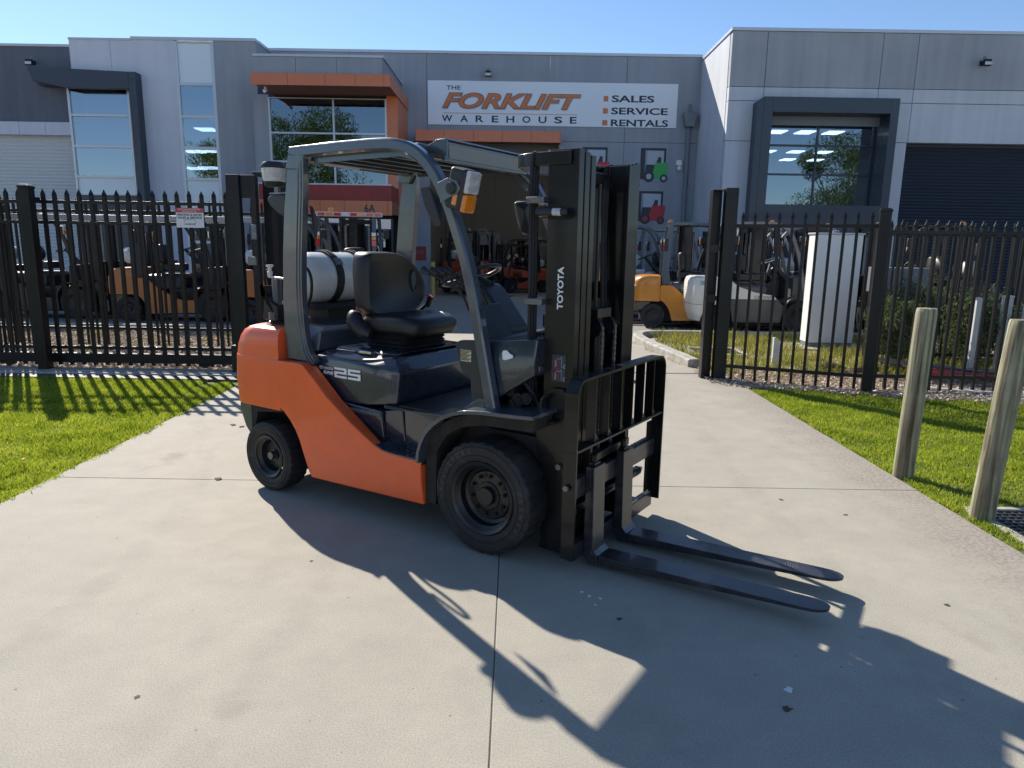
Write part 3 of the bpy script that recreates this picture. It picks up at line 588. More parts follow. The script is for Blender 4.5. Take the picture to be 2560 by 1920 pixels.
# flat printed forklift pictures on the wall
def wall_print(x0, x1, z0, z1, body, label):
    t = thing('wall_picture', label, 'picture', (0,0,0), group='flat forklift pictures on the grey wall')
    w, h = x1-x0, z1-z0; P = lambda a, b: (x0+a*w, z0+b*h); y = yF-0.004
    def poly(nm, pts, m, dy): MB().prism([P(*q) for q in pts], 'y', y-dy-0.002, y-dy).build(nm, m, t, smooth=0)
    poly('printed_window', [(0.36,0.45),(0.9,0.45),(0.88,0.93),(0.36,0.93)], m_shadowgrey, 0.0)
    poly('printed_frame', [(0.16,0.1),(0.30,0.1),(0.30,1.0),(0.16,1.0)], m_ink, 0.003)
    poly('printed_frame', [(0.30,0.93),(0.92,0.92),(0.92,1.0),(0.30,1.0)], m_ink, 0.003)
    poly('printed_frame', [(0.86,0.5),(0.92,0.5),(0.92,0.93),(0.86,0.93)], m_ink, 0.004)
    poly('printed_frame', [(0.0,0.06),(0.3,0.06),(0.3,0.12),(0.0,0.12)], m_ink, 0.004)
    poly('printed_seat', [(0.62,0.5),(0.78,0.5),(0.78,0.72),(0.70,0.74)], m_ink, 0.005)
    poly('printed_body', [(0.50,0.08),(0.95,0.08),(1.0,0.5),(0.98,0.56),(0.62,0.56),(0.56,0.35)], body, 0.006)
    poly('printed_body', [(0.3,0.2),(0.56,0.14),(0.6,0.5),(0.34,0.5)], m_ink, 0.0055)
    for cx, r in ((0.43,0.17), (0.88,0.12)):
        MB().prism([(x0+cx*w+r*h*math.cos(a*math.pi/10), z0+r*h+r*h*math.sin(a*math.pi/10)-0.03*h) for a in range(20)], 'y', y-0.012, y-0.009).build('printed_wheel', m_ink, t, smooth=0)
        MB().prism([(x0+cx*w+r*0.5*h*math.cos(a*math.pi/8), z0+r*h+r*0.5*h*math.sin(a*math.pi/8)-0.03*h) for a in range(16)], 'y', y-0.014, y-0.0125).build('printed_hub', m_shadowgrey if body != m_pred else m_pred, t, smooth=0)
m_pgreen = mat('print_green', (0.05,0.42,0.10), 0.5); m_pred = mat('print_red', (0.50,0.03,0.04), 0.5)
wall_print(3.80, 4.86, 3.73, 4.74, m_pgreen, 'flat picture of a green forklift stuck on the grey wall')
wall_print(3.72, 4.84, 2.42, 3.42, m_pred, 'flat picture of a red forklift on the wall below the green one')
wall_print(1.95, 3.0, 3.73, 4.74, m_pred, 'flat picture of a red forklift seen past the mast top')
# downpipe, rain head, camera
t = thing('downpipe', 'grey downpipe with tapered rain head at the inner corner', 'pipe', (5.42,yF,0))
MB().tube([(0,-0.09,0),(0,-0.09,5.35)], 0.07, 12).build('pipe', m_pipe, t)
MB().prism([(-0.22,5.78),(0.22,5.78),(0.13,5.36),(-0.13,5.36)], 'y', -0.28, -0.005).build('rain_head', m_pipe, t, bevel=0.008)
MB().tube([(0,-0.1,5.78),(0,-0.1,6.05)], 0.045, 10).build('overflow_stub', m_pipe, t)
t = thing('security_camera', 'white dome camera with box on the grey wall by the downpipe', 'camera', (5.2,yF,4.2))
bx(-0.10,0.08,-0.08,-0.004,0.02,0.18).build('box', m_white, t, bevel=0.01); MB().revolve([(0,0.09),(0.05,0.08),(0.075,0.02),(0.06,-0.05),(0.0,-0.08)], (0,-0.11,-0.08), 'z', 14).build('dome', m_white, t)
bx(0.0,0.0+0.02,-0.19,-0.185,-0.09,-0.06).build('lens', m_dark, t)
t = thing('security_camera', 'small white camera under the left end of the orange canopy', 'camera', (-6.85,20.25,5.68))
MB().tube([(0,0,0.10),(0,0,0.02)], 0.03, 10).build('mount', m_white, t); MB().tube([(0,0.05,0.03),(0,-0.09,-0.03)], 0.045, 12).build('body', m_white, t)

# ---- left building
Lb = thing('left_building', 'pale and dark unit with hooded window and tall strip window', 'building', (0,0,0))
yL = 22.0
bx(-30,-13.14,yL+0.25,yL+0.4,5.08,7.22).build('upper_wall', m_gwall2, Lb, smooth=0)
bx(-30,-13.14,yL+0.22,yL+0.45,7.22,7.29).build('parapet_capping', m_cap, Lb, smooth=0)
for i in range(8): bx(-13.37-0.79*(i+1)+0.006,-13.37-0.79*i-0.006,yL+0.1,yL+0.4,4.70,5.07).build('fascia_panel', m_lwall, Lb, smooth=0)
shutter(Lb, -30, -13.36, 0, 4.69, yL+0.35, m_shutter_l, 0.104)
for a, b in ((-13.14,-11.95),(-11.94,-11.28)): bx(a,b,yL,yL+0.2,6.3,7.36).build('wall_panel', m_lwall, Lb, smooth=0)
bx(-13.15,-11.27,yL-0.02,yL+0.25,7.36,7.42).build('parapet_capping', m_cap, Lb, smooth=0)
bx(-11.27,-10.05,yL-0.03,yL+0.2,0,7.38).build('wall_panel', m_lwall, Lb, smooth=0)
bx(-11.30,-7.64,yL-0.06,yL+0.25,7.38,7.46).build('parapet_capping', m_cap, Lb, smooth=0)
bx(-8.90,-7.66,yL-0.03,yL+0.2,0,7.38).build('wall_panel', m_gwall, Lb, smooth=0)
bx(-7.66-0.2,-7.66,yL+0.2,yF+0.2,0,7.38).build('side_wall', m_gwall, Lb, smooth=0)
bx(-7.9,-7.62,yL+0.25,yF+0.3,7.38,7.46).build('parapet_capping', m_cap, Lb, smooth=0)
window(Lb, -10.05, -8.90, [0.3,1.3,2.2,3.07,3.47,4.37,5.27,6.18,7.36], yL-0.03, m_alum, m_glassb, spandrel=(2,7), fw_=0.09) if False else window(Lb, -10.05, -8.90, [0.4,1.6,2.5,3.47,4.37,5.27,6.18,7.36], yL-0.03, m_alum, m_glassb, spandrel=(2,6), fw_=0.085)
bx(-10.05,-8.90,yL-0.03,yL+0.2,0,0.4).build('plinth', m_gwall, Lb, smooth=0)
window(Lb, -13.35, -11.5, [2.96,3.50,4.38,5.27,6.16], yL-0.0, m_alum, m_glassb, spandrel=(0,), fw_=0.07)
bx(-13.36,-11.5,yL-0.0,yL+0.12,0.0,2.955).build('plinth', m_charc, Lb, smooth=0)
s = 0.984
MB().prism([(-14.42*s,6.44),(-14.3*s,6.12),(-13.30*s,5.95),(-11.475*s,5.95),(-11.475*s,6.42),(-14.42*s,6.52)], 'y', 21.62, 21.8).build('window_hood', m_charc, Lb, smooth=0, bevel=0.01)
MB().prism([(-14.05,6.06),(-11.29,6.06),(-11.29,6.36),(-14.05,6.42)], 'y', 21.8, 22.2).build('window_hood', m_charc, Lb, smooth=0)
bx(-11.29,-11.08,21.62,22.0,0,6.20).build('hood_leg', m_charc, Lb, smooth=0, bevel=0.01)
bx(-11.285,-11.08,21.625,22.0,6.202,6.42).build('hood_leg', m_charc, Lb, smooth=0)
bx(-30,-7.9,yL+0.5,44,6.9,7.0).build('roof', m_cap, Lb, smooth=0)
bx(-30,-7.9,43.9,44,0,7.0).build('back_wall', m_gwall, Lb, smooth=0)
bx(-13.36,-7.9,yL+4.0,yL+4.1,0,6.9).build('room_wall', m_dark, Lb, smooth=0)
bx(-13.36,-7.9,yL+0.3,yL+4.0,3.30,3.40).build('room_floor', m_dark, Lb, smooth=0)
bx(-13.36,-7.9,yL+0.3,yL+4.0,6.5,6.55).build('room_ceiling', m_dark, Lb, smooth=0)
for x_, y_, z_ in ((-9.63,22.9,5.03),(-9.63,22.9,4.39),(-10.10,22.9,4.37),(-9.58,22.9,3.88),(-10.10,22.9,3.86)):
    bx(x_-0.28,x_+0.28,y_-0.3,y_+0.3,z_,z_+0.03).build('ceiling_lamp', m_led, Lb, smooth=0)
flood(-14.3, yL+0.15, 6.72, 'flood light on the dark wall above the left roller door')

# ---- right building
Rb = thing('right_building', 'light grey rendered unit with boxed window and dark roller door', 'building', (0,0,0))
yR = 20.1; xR = 5.735; xE = 22.0
vx = [xR, 6.685, 9.775, 10.72, xE]
def rp(x0, x1, z0, z1, m): bx(x0+0.008, x1-0.008, yR, yR+0.2, z0+0.008, z1-0.008).build('wall_panel', m, Rb, smooth=0)
for a, b in zip(vx[:-1], vx[1:]):
    rp(a, b, 5.94, 7.34, m_rwalld); rp(a, b, 5.58, 5.94, m_rwall)
rp(xR, 6.55, 4.54, 5.58, m_rwall); rp(xR, 6.55, 0, 4.54, m_rwall)
rp(10.1, 10.72, 4.56, 5.58, m_rwall); rp(10.1, 10.70, 0, 4.56, m_rwall); rp(10.72, xE, 4.56, 5.58, m_rwall)
bx(xR,xE,yR+0.2,yR+0.22,5.0,7.34).build('joint_backing', m_pipe, Rb, smooth=0)
bx(xR+0.001,6.6,yR+0.2,yR+0.22,0,7.34).build('joint_backing', m_pipe, Rb, smooth=0)
for y0_, y1_ in ((yR+0.21, 23.22),): bx(xR,xR+0.2,y0_,y1_,0,7.34).build('side_wall', m_rwall, Rb, smooth=0)
bx(xR,xR+0.2,23.23,40,0,7.34).build('side_wall', m_rwall, Rb, smooth=0)
bx(xR-0.03,xE,yR-0.03,yR+0.22,7.34,7.42).build('parapet_capping', m_cap, Rb, smooth=0)
bx(xR-0.03,xR+0.23,yR+0.221,40,7.34,7.42).build('parapet_capping', m_cap, Rb, smooth=0)
bx(xR+0.2,xE,yR+0.22,40,6.9,7.0).build('roof', m_cap, Rb, smooth=0)
bx(xR,xE,39.9,40,0,6.9).build('back_wall', m_gwall, Rb, smooth=0)
shutter(Rb, 10.705, xE, 0, 4.555, yR+0.245, m_shutter_d, 0.088)
# projecting window box
fb = MB()
fb.prism([(6.42,2.0),(6.42,5.50),(6.60,5.63),(6.60,2.0)], 'y', 19.75, 20.09)
fb.box(6.601,6.85,19.75,20.09,2.0,5.63); fb.box(6.85,10.0,19.75,20.09,5.24,5.63); fb.box(10.0,10.22,19.75,20.09,2.0,5.63); fb.box(6.85,10.0,19.75,20.09,2.0,2.85)
fb.build('window_surround', m_charc, Rb, smooth=0, bevel=0.006)
rv = MB(); rv.box(6.80,6.85,20.09,20.6,2.85,5.24).box(10.0,10.05,20.09,20.6,2.85,5.24).box(6.80,10.05,20.09,20.6,5.24,5.28).box(6.80,10.05,20.09,20.6,2.8,2.85)
rv.build('window_reveal', m_charc, Rb, smooth=0)
bx(6.55,6.80,20.2,20.3,1.9,5.7).build('reveal_backing', m_charc, Rb, smooth=0)
window(Rb, 6.85, 10.0, [2.85,3.72,4.50,5.24], 20.48, m_charc, m_glassd, mull=[8.42])
bx(6.6,13.0,20.75,20.8,5.26,5.4).build('room_ceiling_edge', m_white, Rb, smooth=0)
bx(6.6,14.0,20.81,34,5.30,5.34).build('room_ceiling', mat('office_ceiling', (0.35,0.36,0.37), 0.8), Rb, smooth=0)
bx(6.6,14.0,34,34.1,0,5.3).build('room_wall', mat('office_wall', (0.16,0.19,0.22), 0.8), Rb, smooth=0)
bx(6.6,14.0,20.81,34,2.3,2.4).build('room_floor', m_dark, Rb, smooth=0)
m_led2 = mat('office_lamp_panel', (0.8,0.8,0.8), 0.5, emit=(1.0,0.97,0.88), estr=7)
for i, (yy, x0_, n_) in enumerate([(21.0,6.9,4),(22.9,7.1,4),(27.3,8.2,4),(29.6,8.6,4)]):
    for j in range(n_):
        bx(x0_+j*0.85*yy/22,x0_+0.48+j*0.85*yy/22,yy,yy+0.6,5.27,5.295).build('ceiling_lamp', m_led2, Rb, smooth=0)
flood(12.45, yR-0.002, 6.6, 'flood light high on the light grey right building')
# ---- trees and street behind the photographer (they show only in the window and paint reflections)
def tree(x, y, h, r, label):
    t = thing('street_tree', label, 'tree', (x,y,-0.1)); rr = random.Random(int(x*10))
    tr = MB(); tr.tube(bez([(0,0,0),(0.05,0.03,h*0.25),(-0.05,0.05,h*0.55)],4), [0.18*(1-0.05*i) for i in range(9)], 9)
    pts = []
    for i in range(7):
        a = i*0.9+rr.random(); e = (math.cos(a)*r*0.6, math.sin(a)*r*0.6, h*(0.55+0.06*i)); tr.tube(bez([(0,0,h*0.3),(e[0]*0.4,e[1]*0.4,h*0.45),e],3), [0.07,0.06,0.05,0.045,0.04,0.03,0.015][:7], 6)
        pts.append(e)
    tr.build('trunk', m_bark, t)
    cen = np.array(pts+[(rr.uniform(-0.8,0.8)*r, rr.uniform(-0.6,0.6)*r, h*rr.uniform(0.40,0.92)) for _ in range(40)]); szs = np.array([rr.uniform(0.5,1.25) for _ in cen]); n = 26000
    ci = rng.integers(0, len(cen), n); c = cen[ci]; d = rng.normal(0, 1, (n,3)); d /= np.linalg.norm(d, axis=1)[:,None]; p = c+d*(rng.uniform(0.2,1,n)**0.5*szs[ci])[:,None]*r*0.36*np.array([1,1,0.75])
    scatter('crown', p, rng.uniform(0,6.28,n), rng.uniform(0.05,0.14,n), rng.uniform(0.05,0.09,n), rng.uniform(0.3,2,n), m_leaf, t)
tree(-13.6, -3.5, 10.0, 4.0, 'leafy green tree reflected in the window above the red band')
tree(-18.5, -6.0, 8.5, 3.4, 'leafy green tree reflected at the left edge of the bay window')
tree(20.8, -4.0, 9.0, 3.7, 'leafy green tree reflected in the dark boxed window')
# low industrial shed across the road
sh = thing('opposite_shed', 'long low pale shed across the road seen only in reflections', 'building', (0,0,0))
bx(-40,40,-34,-26,0,5.0).build('wall', m_lwall, sh, smooth=0); bx(-41,41,-34.5,-25.6,5.0,5.3).build('roof', m_cap, sh, smooth=0)
for i in range(6): bx(-34+i*12,-29+i*12,-25.98,-25.9,0,3.6).build('roller_door', m_shutter_d, sh, smooth=0)

# ================================================================== FENCES
def picket_mesh(h, w=0.028, z0=0.05, name='picket'):
    m = MB(); a = w/2; zt = h-0.075
    m.ring_loft([[(-a,-a,z0),(a,-a,z0),(a,a,z0),(-a,a,z0)], [(-a,-a,zt),(a,-a,zt),(a,a,zt),(-a,a,zt)],
                 [(-a*1.25,-a*0.5,zt+0.022),(a*1.25,-a*0.5,zt+0.022),(a*1.25,a*0.5,zt+0.022),(-a*1.25,a*0.5,zt+0.022)],
                 [(-0.002,-0.003,h),(0.002,-0.003,h),(0.002,0.003,h),(-0.002,0.003,h)]])
    me = m.mesh(name, 0); me.materials.append(m_fence); return me
def post(parent, x, y, h, w=0.10, rz=0.0):
    m = MB(); a = w/2
    m.box(-a,a,-a,a,-0.05,h)
    m.ring_loft([[(-a*1.12,-a*1.12,h),(a*1.12,-a*1.12,h),(a*1.12,a*1.12,h),(-a*1.12,a*1.12,h)],[(-a*1.12,-a*1.12,h+0.025),(a*1.12,-a*1.12,h+0.025),(a*1.12,a*1.12,h+0.025),(-a*1.12,a*1.12,h+0.025)],
                 [(-a*0.7,-a*0.7,h+0.045),(a*0.7,-a*0.7,h+0.045),(a*0.7,a*0.7,h+0.045),(-a*0.7,a*0.7,h+0.045)]])
    o = m.build('post', m_fence, parent, bevel=0.004, smooth=0); o.location = (x,y,0); o.rotation_euler = (0,0,rz); return o
def fence(label, x0, y0, x1, y1, h, n, rails, zb=0.05, cat='fence', w=0.028, posts=((0,),(0,)), group=None):
    L_ = math.hypot(x1-x0, y1-y0); t = thing(cat.replace(' ','_'), label, cat, (x0,y0,0), math.atan2(y1-y0, x1-x0), group)
    pm = picket_mesh(h, w, zb)
    for i in range(n):
        p = inst(pm, 'picket', t, ((i+0.5)*L_/n+random.uniform(-0.003,0.003), 0, random.uniform(-0.003,0.003)))
        p.rotation_euler = (0, random.uniform(-0.004,0.004), 0)
    for z in rails: bx(0, L_, -0.021, 0.021, z-0.02, z+0.02).build('rail', m_fence, t, bevel=0.003, smooth=0)
    return t, L_
# sliding gate, parked open on the left
g, L_ = fence('black steel sliding gate with spear tops parked open left of the drive', -7.20, 8.66, -3.40, 8.66, 2.18, 26, (2.03,1.79,0.27), cat='sliding gate', w=0.038)
MB().box(0,3.9,-0.045,0.045,0.085,0.20).build('bottom_beam', m_fence, g, bevel=0.006)
MB().box(3.80,3.90,-0.05,0.05,0.20,2.30).box(3.80,3.84,0.05,0.5,2.22,2.30).build('end_stile', m_fence, g, bevel=0.004)
for wx_ in (0.9,3.35):
    MB().revolve([(0.0,-0.02),(0.055,-0.02),(0.045,0),(0.055,0.02),(0,0.02)], (wx_,0,0.085), 'y', 18).build('roller', m_blackm, g)
# fence sign on the gate
t = thing('gate_sign', 'small white and red sign fixed on the sliding gate', 'sign', (-3.895,8.615,1.865))
bx(-0.165,0.165,-0.004,0.004,-0.115,0.115).build('sign_board', m_white, t, smooth=0)
bx(-0.165,0.165,-0.007,-0.0045,0.062,0.115).build('red_header', m_redl, t, smooth=0)
text('CAUTION AUTOMATED', 'lettering', m_white, t, FRONT(0,-0.008,0.099), 0.26, 0.017, bold=0.01, depth=0.001)
text('GATES IN USE', 'lettering', m_white, t, FRONT(0,-0.008,0.076), 0.17, 0.017, bold=0.01, depth=0.001)
text('FENCING & GATES', 'lettering', m_ink, t, FRONT(0,-0.0055,0.036), 0.29, 0.026, bold=0.02, depth=0.001)
text('SALES & SERVICE', 'lettering', m_ink, t, FRONT(0,-0.0055,0.002), 0.29, 0.026, bold=0.02, depth=0.001)
MB().tube([(-0.07,-0.006,-0.06),(-0.07,-0.006,-0.035),(-0.03,-0.006,-0.012),(0.0,-0.006,-0.03),(0.03,-0.006,-0.012),(0.07,-0.006,-0.035),(0.07,-0.006,-0.06)], 0.0016, 5).build('roof_logo', m_ink, t)
text('construct', 'lettering', m_ink, t, FRONT(0,-0.0055,-0.073), 0.13, 0.022, bold=0.0, depth=0.001)
# supporting post in front of the gate
t = thing('gate_post', 'thick black steel post with flat cap standing in front of the sliding gate', 'post', (-5.73,8.47,0)); post(t, 0, 0, 2.17, 0.12)
bx(-0.10,0.10,-0.10,0.10,0.0,0.012).build('base_plate', m_fence, t)
MB().box(-0.05,0.05,0.06,0.16,2.02,2.08).build('guide_bracket', m_fence, t, bevel=0.004)
# fixed fence behind the gate
fence('black spear top fence standing well behind the parked sliding gate', -9.6, 10.45, -3.3, 10.45, 2.17, 42, (2.0,0.30), w=0.028)
fence('black spear top fence close behind the gate, left of the thick post only', -8.9, 8.92, -6.3, 8.92, 2.12, 18, (1.98,0.25), w=0.028)
t = thing('guide_beam', 'pale metal beam running level between the gate and the fence behind it', 'beam', (0,0,0))
bx(-9,-3.12,9.02,9.07,1.83,1.90).build('beam', m_cap, t, bevel=0.003)
# gate guide portal
t = thing('gate_portal', 'tall black steel portal with rollers at the end of the sliding gate', 'gate frame', (-3.30,8.6,0))
MB().box(-0.075,0.075,-0.16,-0.06,0,2.36).box(0.075,0.19,-0.11,-0.07,2.10,2.36).box(0.19,0.25,-0.12,0.0,0,2.36).build('front_post', m_fence, t, bevel=0.004, smooth=0)
MB().box(0.16,0.42,0.40,0.56,0,2.40).build('rear_post', m_fence, t, bevel=0.004, smooth=0)
MB().box(0.06,0.56,0.34,0.60,2.40,2.44).build('top_plate', m_fence, t, bevel=0.003, smooth=0)
MB().box(0.45,0.62,0.50,0.66,0,2.30).build('rear_post', m_fence, t, bevel=0.004, smooth=0)
for z in (2.0,2.25): MB().revolve([(0,0),(0.035,0),(0.035,0.08),(0,0.08)], (0.14,0.1,z), 'z', 14).build('guide_roller', m_steel, t)
MB().box(-0.12,0.16,-0.20,0.12,0.02,0.36).build('motor_housing', m_blackm, t, bevel=0.02)
MB().box(0.19,0.25,-0.15,-0.12,1.62,1.80).box(0.14,0.24,-0.17,-0.12,1.32,1.42).build('latch', m_steel, t, bevel=0.004)

# right: catcher post, angled panel, then the long run
t = thing('gate_post', 'tall black twin steel gate post on the right edge of the drive', 'post', (2.52,8.66,0))
MB().box(-0.01,0.14,-0.07,0.05,-0.05,2.31).build('post', m_fence, t, bevel=0.005, smooth=0)
MB().box(-0.155,-0.145,-0.02,0.10,-0.05,2.29).box(-0.145,-0.012,0.085,0.10,-0.05,2.29).box(-0.145,-0.012,-0.02,0.085,2.28,2.29).build('catch_channel', m_fence, t, bevel=0.002, smooth=0)
for z in (0.95,1.55): MB().box(-0.165,-0.06,-0.045,-0.02,z,z+0.10).box(-0.13,-0.02,-0.02,0.0,z+0.02,z+0.08).build('catch_bracket', m_fence, t, bevel=0.004, smooth=0)
fence('short angled black spear top panel between the gate post and the capped post', 2.66, 8.60, 4.06, 8.02, 2.03, 11, (1.87,0.17), zb=0.0, w=0.032)
t = thing('fence_post', 'black capped steel post where the two right hand fence panels meet', 'post', (4.10,7.96,0)); post(t, 0, 0, 2.02, 0.115, R(-22))
fence('black spear top fence running off to the right behind the timber bollards', 4.16, 8.04, 8.0, 8.02, 1.945, 30, (1.81,0.17), zb=0.0, w=0.031)
fence('second black spear top fence farther back on the right behind the bushes', 5.0, 9.75, 9.4, 9.55, 2.0, 34, (1.85,0.2), zb=0.0, w=0.024)
fence('black fence seen end on between the white cabinet and the bushes', 5.75, 12.6, 9.6, 12.4, 2.05, 27, (1.9,0.2), zb=0.0, w=0.024)
t = thing('fence_post', 'grey capped post of the farther fence at the right edge', 'post', (7.20,9.6,0)); post(t, 0, 0, 2.04, 0.10)
t = thing('fence_post', 'dark capped post of the farther fence beside the bushes', 'post', (4.98,9.72,0)); post(t, 0, 0, 1.95, 0.12)

# timber bollards
def bollard(x, y, lean, label, seed):
    m = MB(); rr = random.Random(seed); n = 56; rings = []
    prof = [1+0.02*rr.uniform(-1,1) for _ in range(n)]
    for z in (-0.1,0.15,0.3,0.45,0.6,0.75,0.9,1.05,1.17,1.195,1.205):
        r = 0.068*(1 if z < 1.18 else (0.97 if z < 1.2 else 0.92))*(1-0.02*z)
        ring = []
        for k in range(n):
            rk = r*prof[k]
            if k in (39, 45) and z > (0.15 if k == 39 else 0.7): rk *= 0.86            # drying cracks
            ring.append((rk*math.cos(2*math.pi*k/n)+lean[0]*max(z,0), rk*math.sin(2*math.pi*k/n)+lean[1]*max(z,0), z))
        rings.append(ring)
    m.ring_loft(rings); o = m.build('timber_bollard', m_wood, loc=(x,y,0), smooth=50)
    tag(o, label, 'bollard', 'round timber bollards along the drive edge')
bollard(2.835, 4.85, (0.018,0.0), 'round weathered timber bollard farther from the camera, on the lawn edge', 3)
bollard(2.885, 4.06, (0.065,0.01), 'round weathered timber bollard cut by the right edge, beside the drain grate', 5)
# white service cabinet and small posts
t = thing('service_cabinet', 'tall white metal service cabinet behind the right fence', 'cabinet', (5.27,11.75,0))
bx(-0.36,0.38,-0.17,0.17,0.10,1.86).build('cabinet_body', mat('cabinet_white', (0.86,0.86,0.83), 0.45, coat=0.2, var=0.03), t, bevel=0.008)
bx(-0.35,0.37,-0.16,0.16,0.0,0.10).build('plinth', m_pipe, t)
bx(-0.38,0.40,-0.19,0.19,1.862,1.89).build('lid', m_cap, t, bevel=0.005)
MB().revolve([(0,0.05),(0.05,0.04),(0.05,0),(0,0)], (0.0,0,1.89), 'z', 12).build('vent_cap', m_pipe, t)
bx(-0.7,0.65,-0.45,0.5,-0.05,0.03).build('concrete_pad', m_kerb, t, bevel=0.01)
t = thing('marker_post', 'short white marker post standing in the weeds behind the fence', 'post', (3.62,9.55,0))
MB().prism([(-0.045,0),(0.045,0),(0.045,0.34),(-0.01,0.42),(-0.045,0.42)], 'y', -0.03, 0.03).build('post', m_tank, t, bevel=0.004)
for i, (x, y, h) in enumerate([(5.88,8.9,1.02),(6.28,8.95,1.05),(6.42,8.75,0.95)]):
    t = thing('service_post', ['pale grey square post behind the fence left of the edge bollard', 'pale square post hidden behind the second bollard', 'pale square post farthest right behind the fence'][i], 'post', (x,y,0))
    bx(-0.045,0.045,-0.045,0.045,0,h).build('post', m_tank, t, bevel=0.004); bx(-0.05,0.05,-0.05,0.05,h,h+0.02).build('cap', m_cap, t)
# pipe, sleeper, logs, litter
tag(MB().tube([(5.05,8.62,0.16),(5.6,8.6,0.10),(6.6,8.5,0.06)], 0.045, 12).build('red_pipe', mat('red_plastic', (0.45,0.05,0.05), 0.4)), 'red plastic pipe lying behind the right fence', 'pipe')
tag(MB().tube([(4.6,9.0,0.24),(5.4,8.75,0.17),(6.8,8.3,0.10)], 0.03, 8).build('steel_bar', m_steel), 'dark steel bar lying slanted over the red pipe', 'bar')
tag(MB().obox((5.45,7.95,0.0), (1.7,0.09,0.05), Matrix.Rotation(R(-22),3,'Z')).build('timber_edging', m_cap, bevel=0.004), 'pale timber edging lying in the straw under the right fence', 'edging')
for i, (x, y, l, a) in enumerate([(4.75,9.1,0.5,0.3),(4.3,9.3,0.35,-0.5),(5.1,9.2,0.45,0.9)]):
    tag(MB().tube([(-l/2,0,0.05),(-l*0.1,0.04,0.09),(l/2,-0.02,0.06)], [0.045,0.05,0.02], 8).build('fallen_branch', m_bark, loc=(x,y,0)), ['thick fallen branch beside the fence post', 'short fallen branch in the weeds nearest the fence post', 'fallen branch lying under the bushes'][i], 'branch', 'fallen branches under the bushes')
    bpy.data.objects[-1] if False else None
def shrub(x, y, r, h, label, n=7000):
    t = thing('shrub', label, 'shrub', (x,y,0), group='grey green bushes behind the right fence')
    st = MB()
    for i in range(9):
        a = i*0.7; st.tube([(0,0,0),(math.cos(a)*r*0.3,math.sin(a)*r*0.3,h*0.4),(math.cos(a)*r*0.7,math.sin(a)*r*0.7,h*0.8)], [0.02,0.012,0.005], 5)
    st.build('stem', m_bark, t)
    d = rng.normal(0,1,(n,3)); d /= np.linalg.norm(d,axis=1)[:,None]; lump = 0.75+0.3*np.sin(d[:,0]*5+x)*np.sin(d[:,1]*6)*np.sin(d[:,2]*5)
    p = d*(rng.uniform(0.25,1,n)**0.5*lump)[:,None]*np.array([r,r,h*0.52])+np.array([0,0,h*0.52]); p[:,2] = np.abs(p[:,2])
    scatter('foliage', p, rng.uniform(0,6.28,n), rng.uniform(0.015,0.05,n), rng.uniform(0.012,0.024,n), rng.uniform(0.3,2.2,n), m_shrub, t)
shrub(5.15, 9.35, 0.5, 1.15, 'dense grey green bush right of the capped fence post')
shrub(6.15, 9.3, 0.5, 1.2, 'grey green bush behind the fence between the two bollards')
shrub(6.95, 9.1, 0.5, 1.25, 'loose grey green bush at the right edge behind the fence')
shrub(6.3, 10.9, 0.7, 1.3, 'bush behind the second fence')
t = thing('letterbox_pillar', 'low rendered pillar behind the bush and cabinet on the right', 'pillar', (6.3,11.6,0))
bx(-0.35,0.35,-0.2,0.2,0,0.95).build('base', mat('buff_brick', (0.32,0.22,0.16), 0.8, var=0.3, vscale=20), t); bx(-0.42,0.42,-0.25,0.25,0.95,1.35).build('box', m_pipe, t, bevel=0.01)

# small debris on the slab
m_leafd = mat('dead_leaf', (0.09,0.06,0.035), 0.9); m_bird = mat('bird_lime', (0.7,0.72,0.75), 0.8)
def fleck(x, y, r, m, name, label, cat, seed, group=None, thick=0.004):
    rr = random.Random(seed); n = 11
    pts = [(r*rr.uniform(0.35,1)*math.cos(2*math.pi*k/n), r*rr.uniform(0.35,1)*math.sin(2*math.pi*k/n)) for k in range(n)]
    o = MB().prism(pts, 'z', 0.0006, thick).build(name, m, loc=(x,y,0), smooth=0); tag(o, label, cat, group)
fleck(1.03, 2.30, 0.022, m_bird, 'bird_dropping', 'white splash of bird lime on the shaded concrete at the lower right', 'bird dropping', 1)
fleck(0.98, 2.19, 0.022, m_leafd, 'dead_leaf', 'brown crumpled leaf just below the white splash on the concrete', 'leaf', 2)
for i, (x, y, r) in enumerate([(0.34,3.02,0.012),(0.37,2.98,0.014),(0.42,2.96,0.012),(0.39,2.90,0.009)]):
    fleck(x, y, r, m_bird, 'paint_fleck', ['white paint fleck nearest the forklift wheel, upper left of the cluster','white paint fleck in the middle of the cluster on the slab','white paint fleck at the right of the small cluster on the slab','lowest white paint fleck of the cluster on the shaded slab'][i], 'fleck', 10+i, 'white paint flecks on the slab', 0.0015)
for i, (x, y) in enumerate([(-2.45,5.98),(-2.35,5.92),(-1.98,4.53)]):
    fleck(x, y, 0.032, m_leafd, 'dead_leaf', ['dark leaf left of two near the fence shadow on the drive', 'dark leaf right of two near the fence shadow on the drive', 'clod of dirt lying on the cross joint left of the rear wheel'][i], 'leaf', 30+i, thick=0.006)

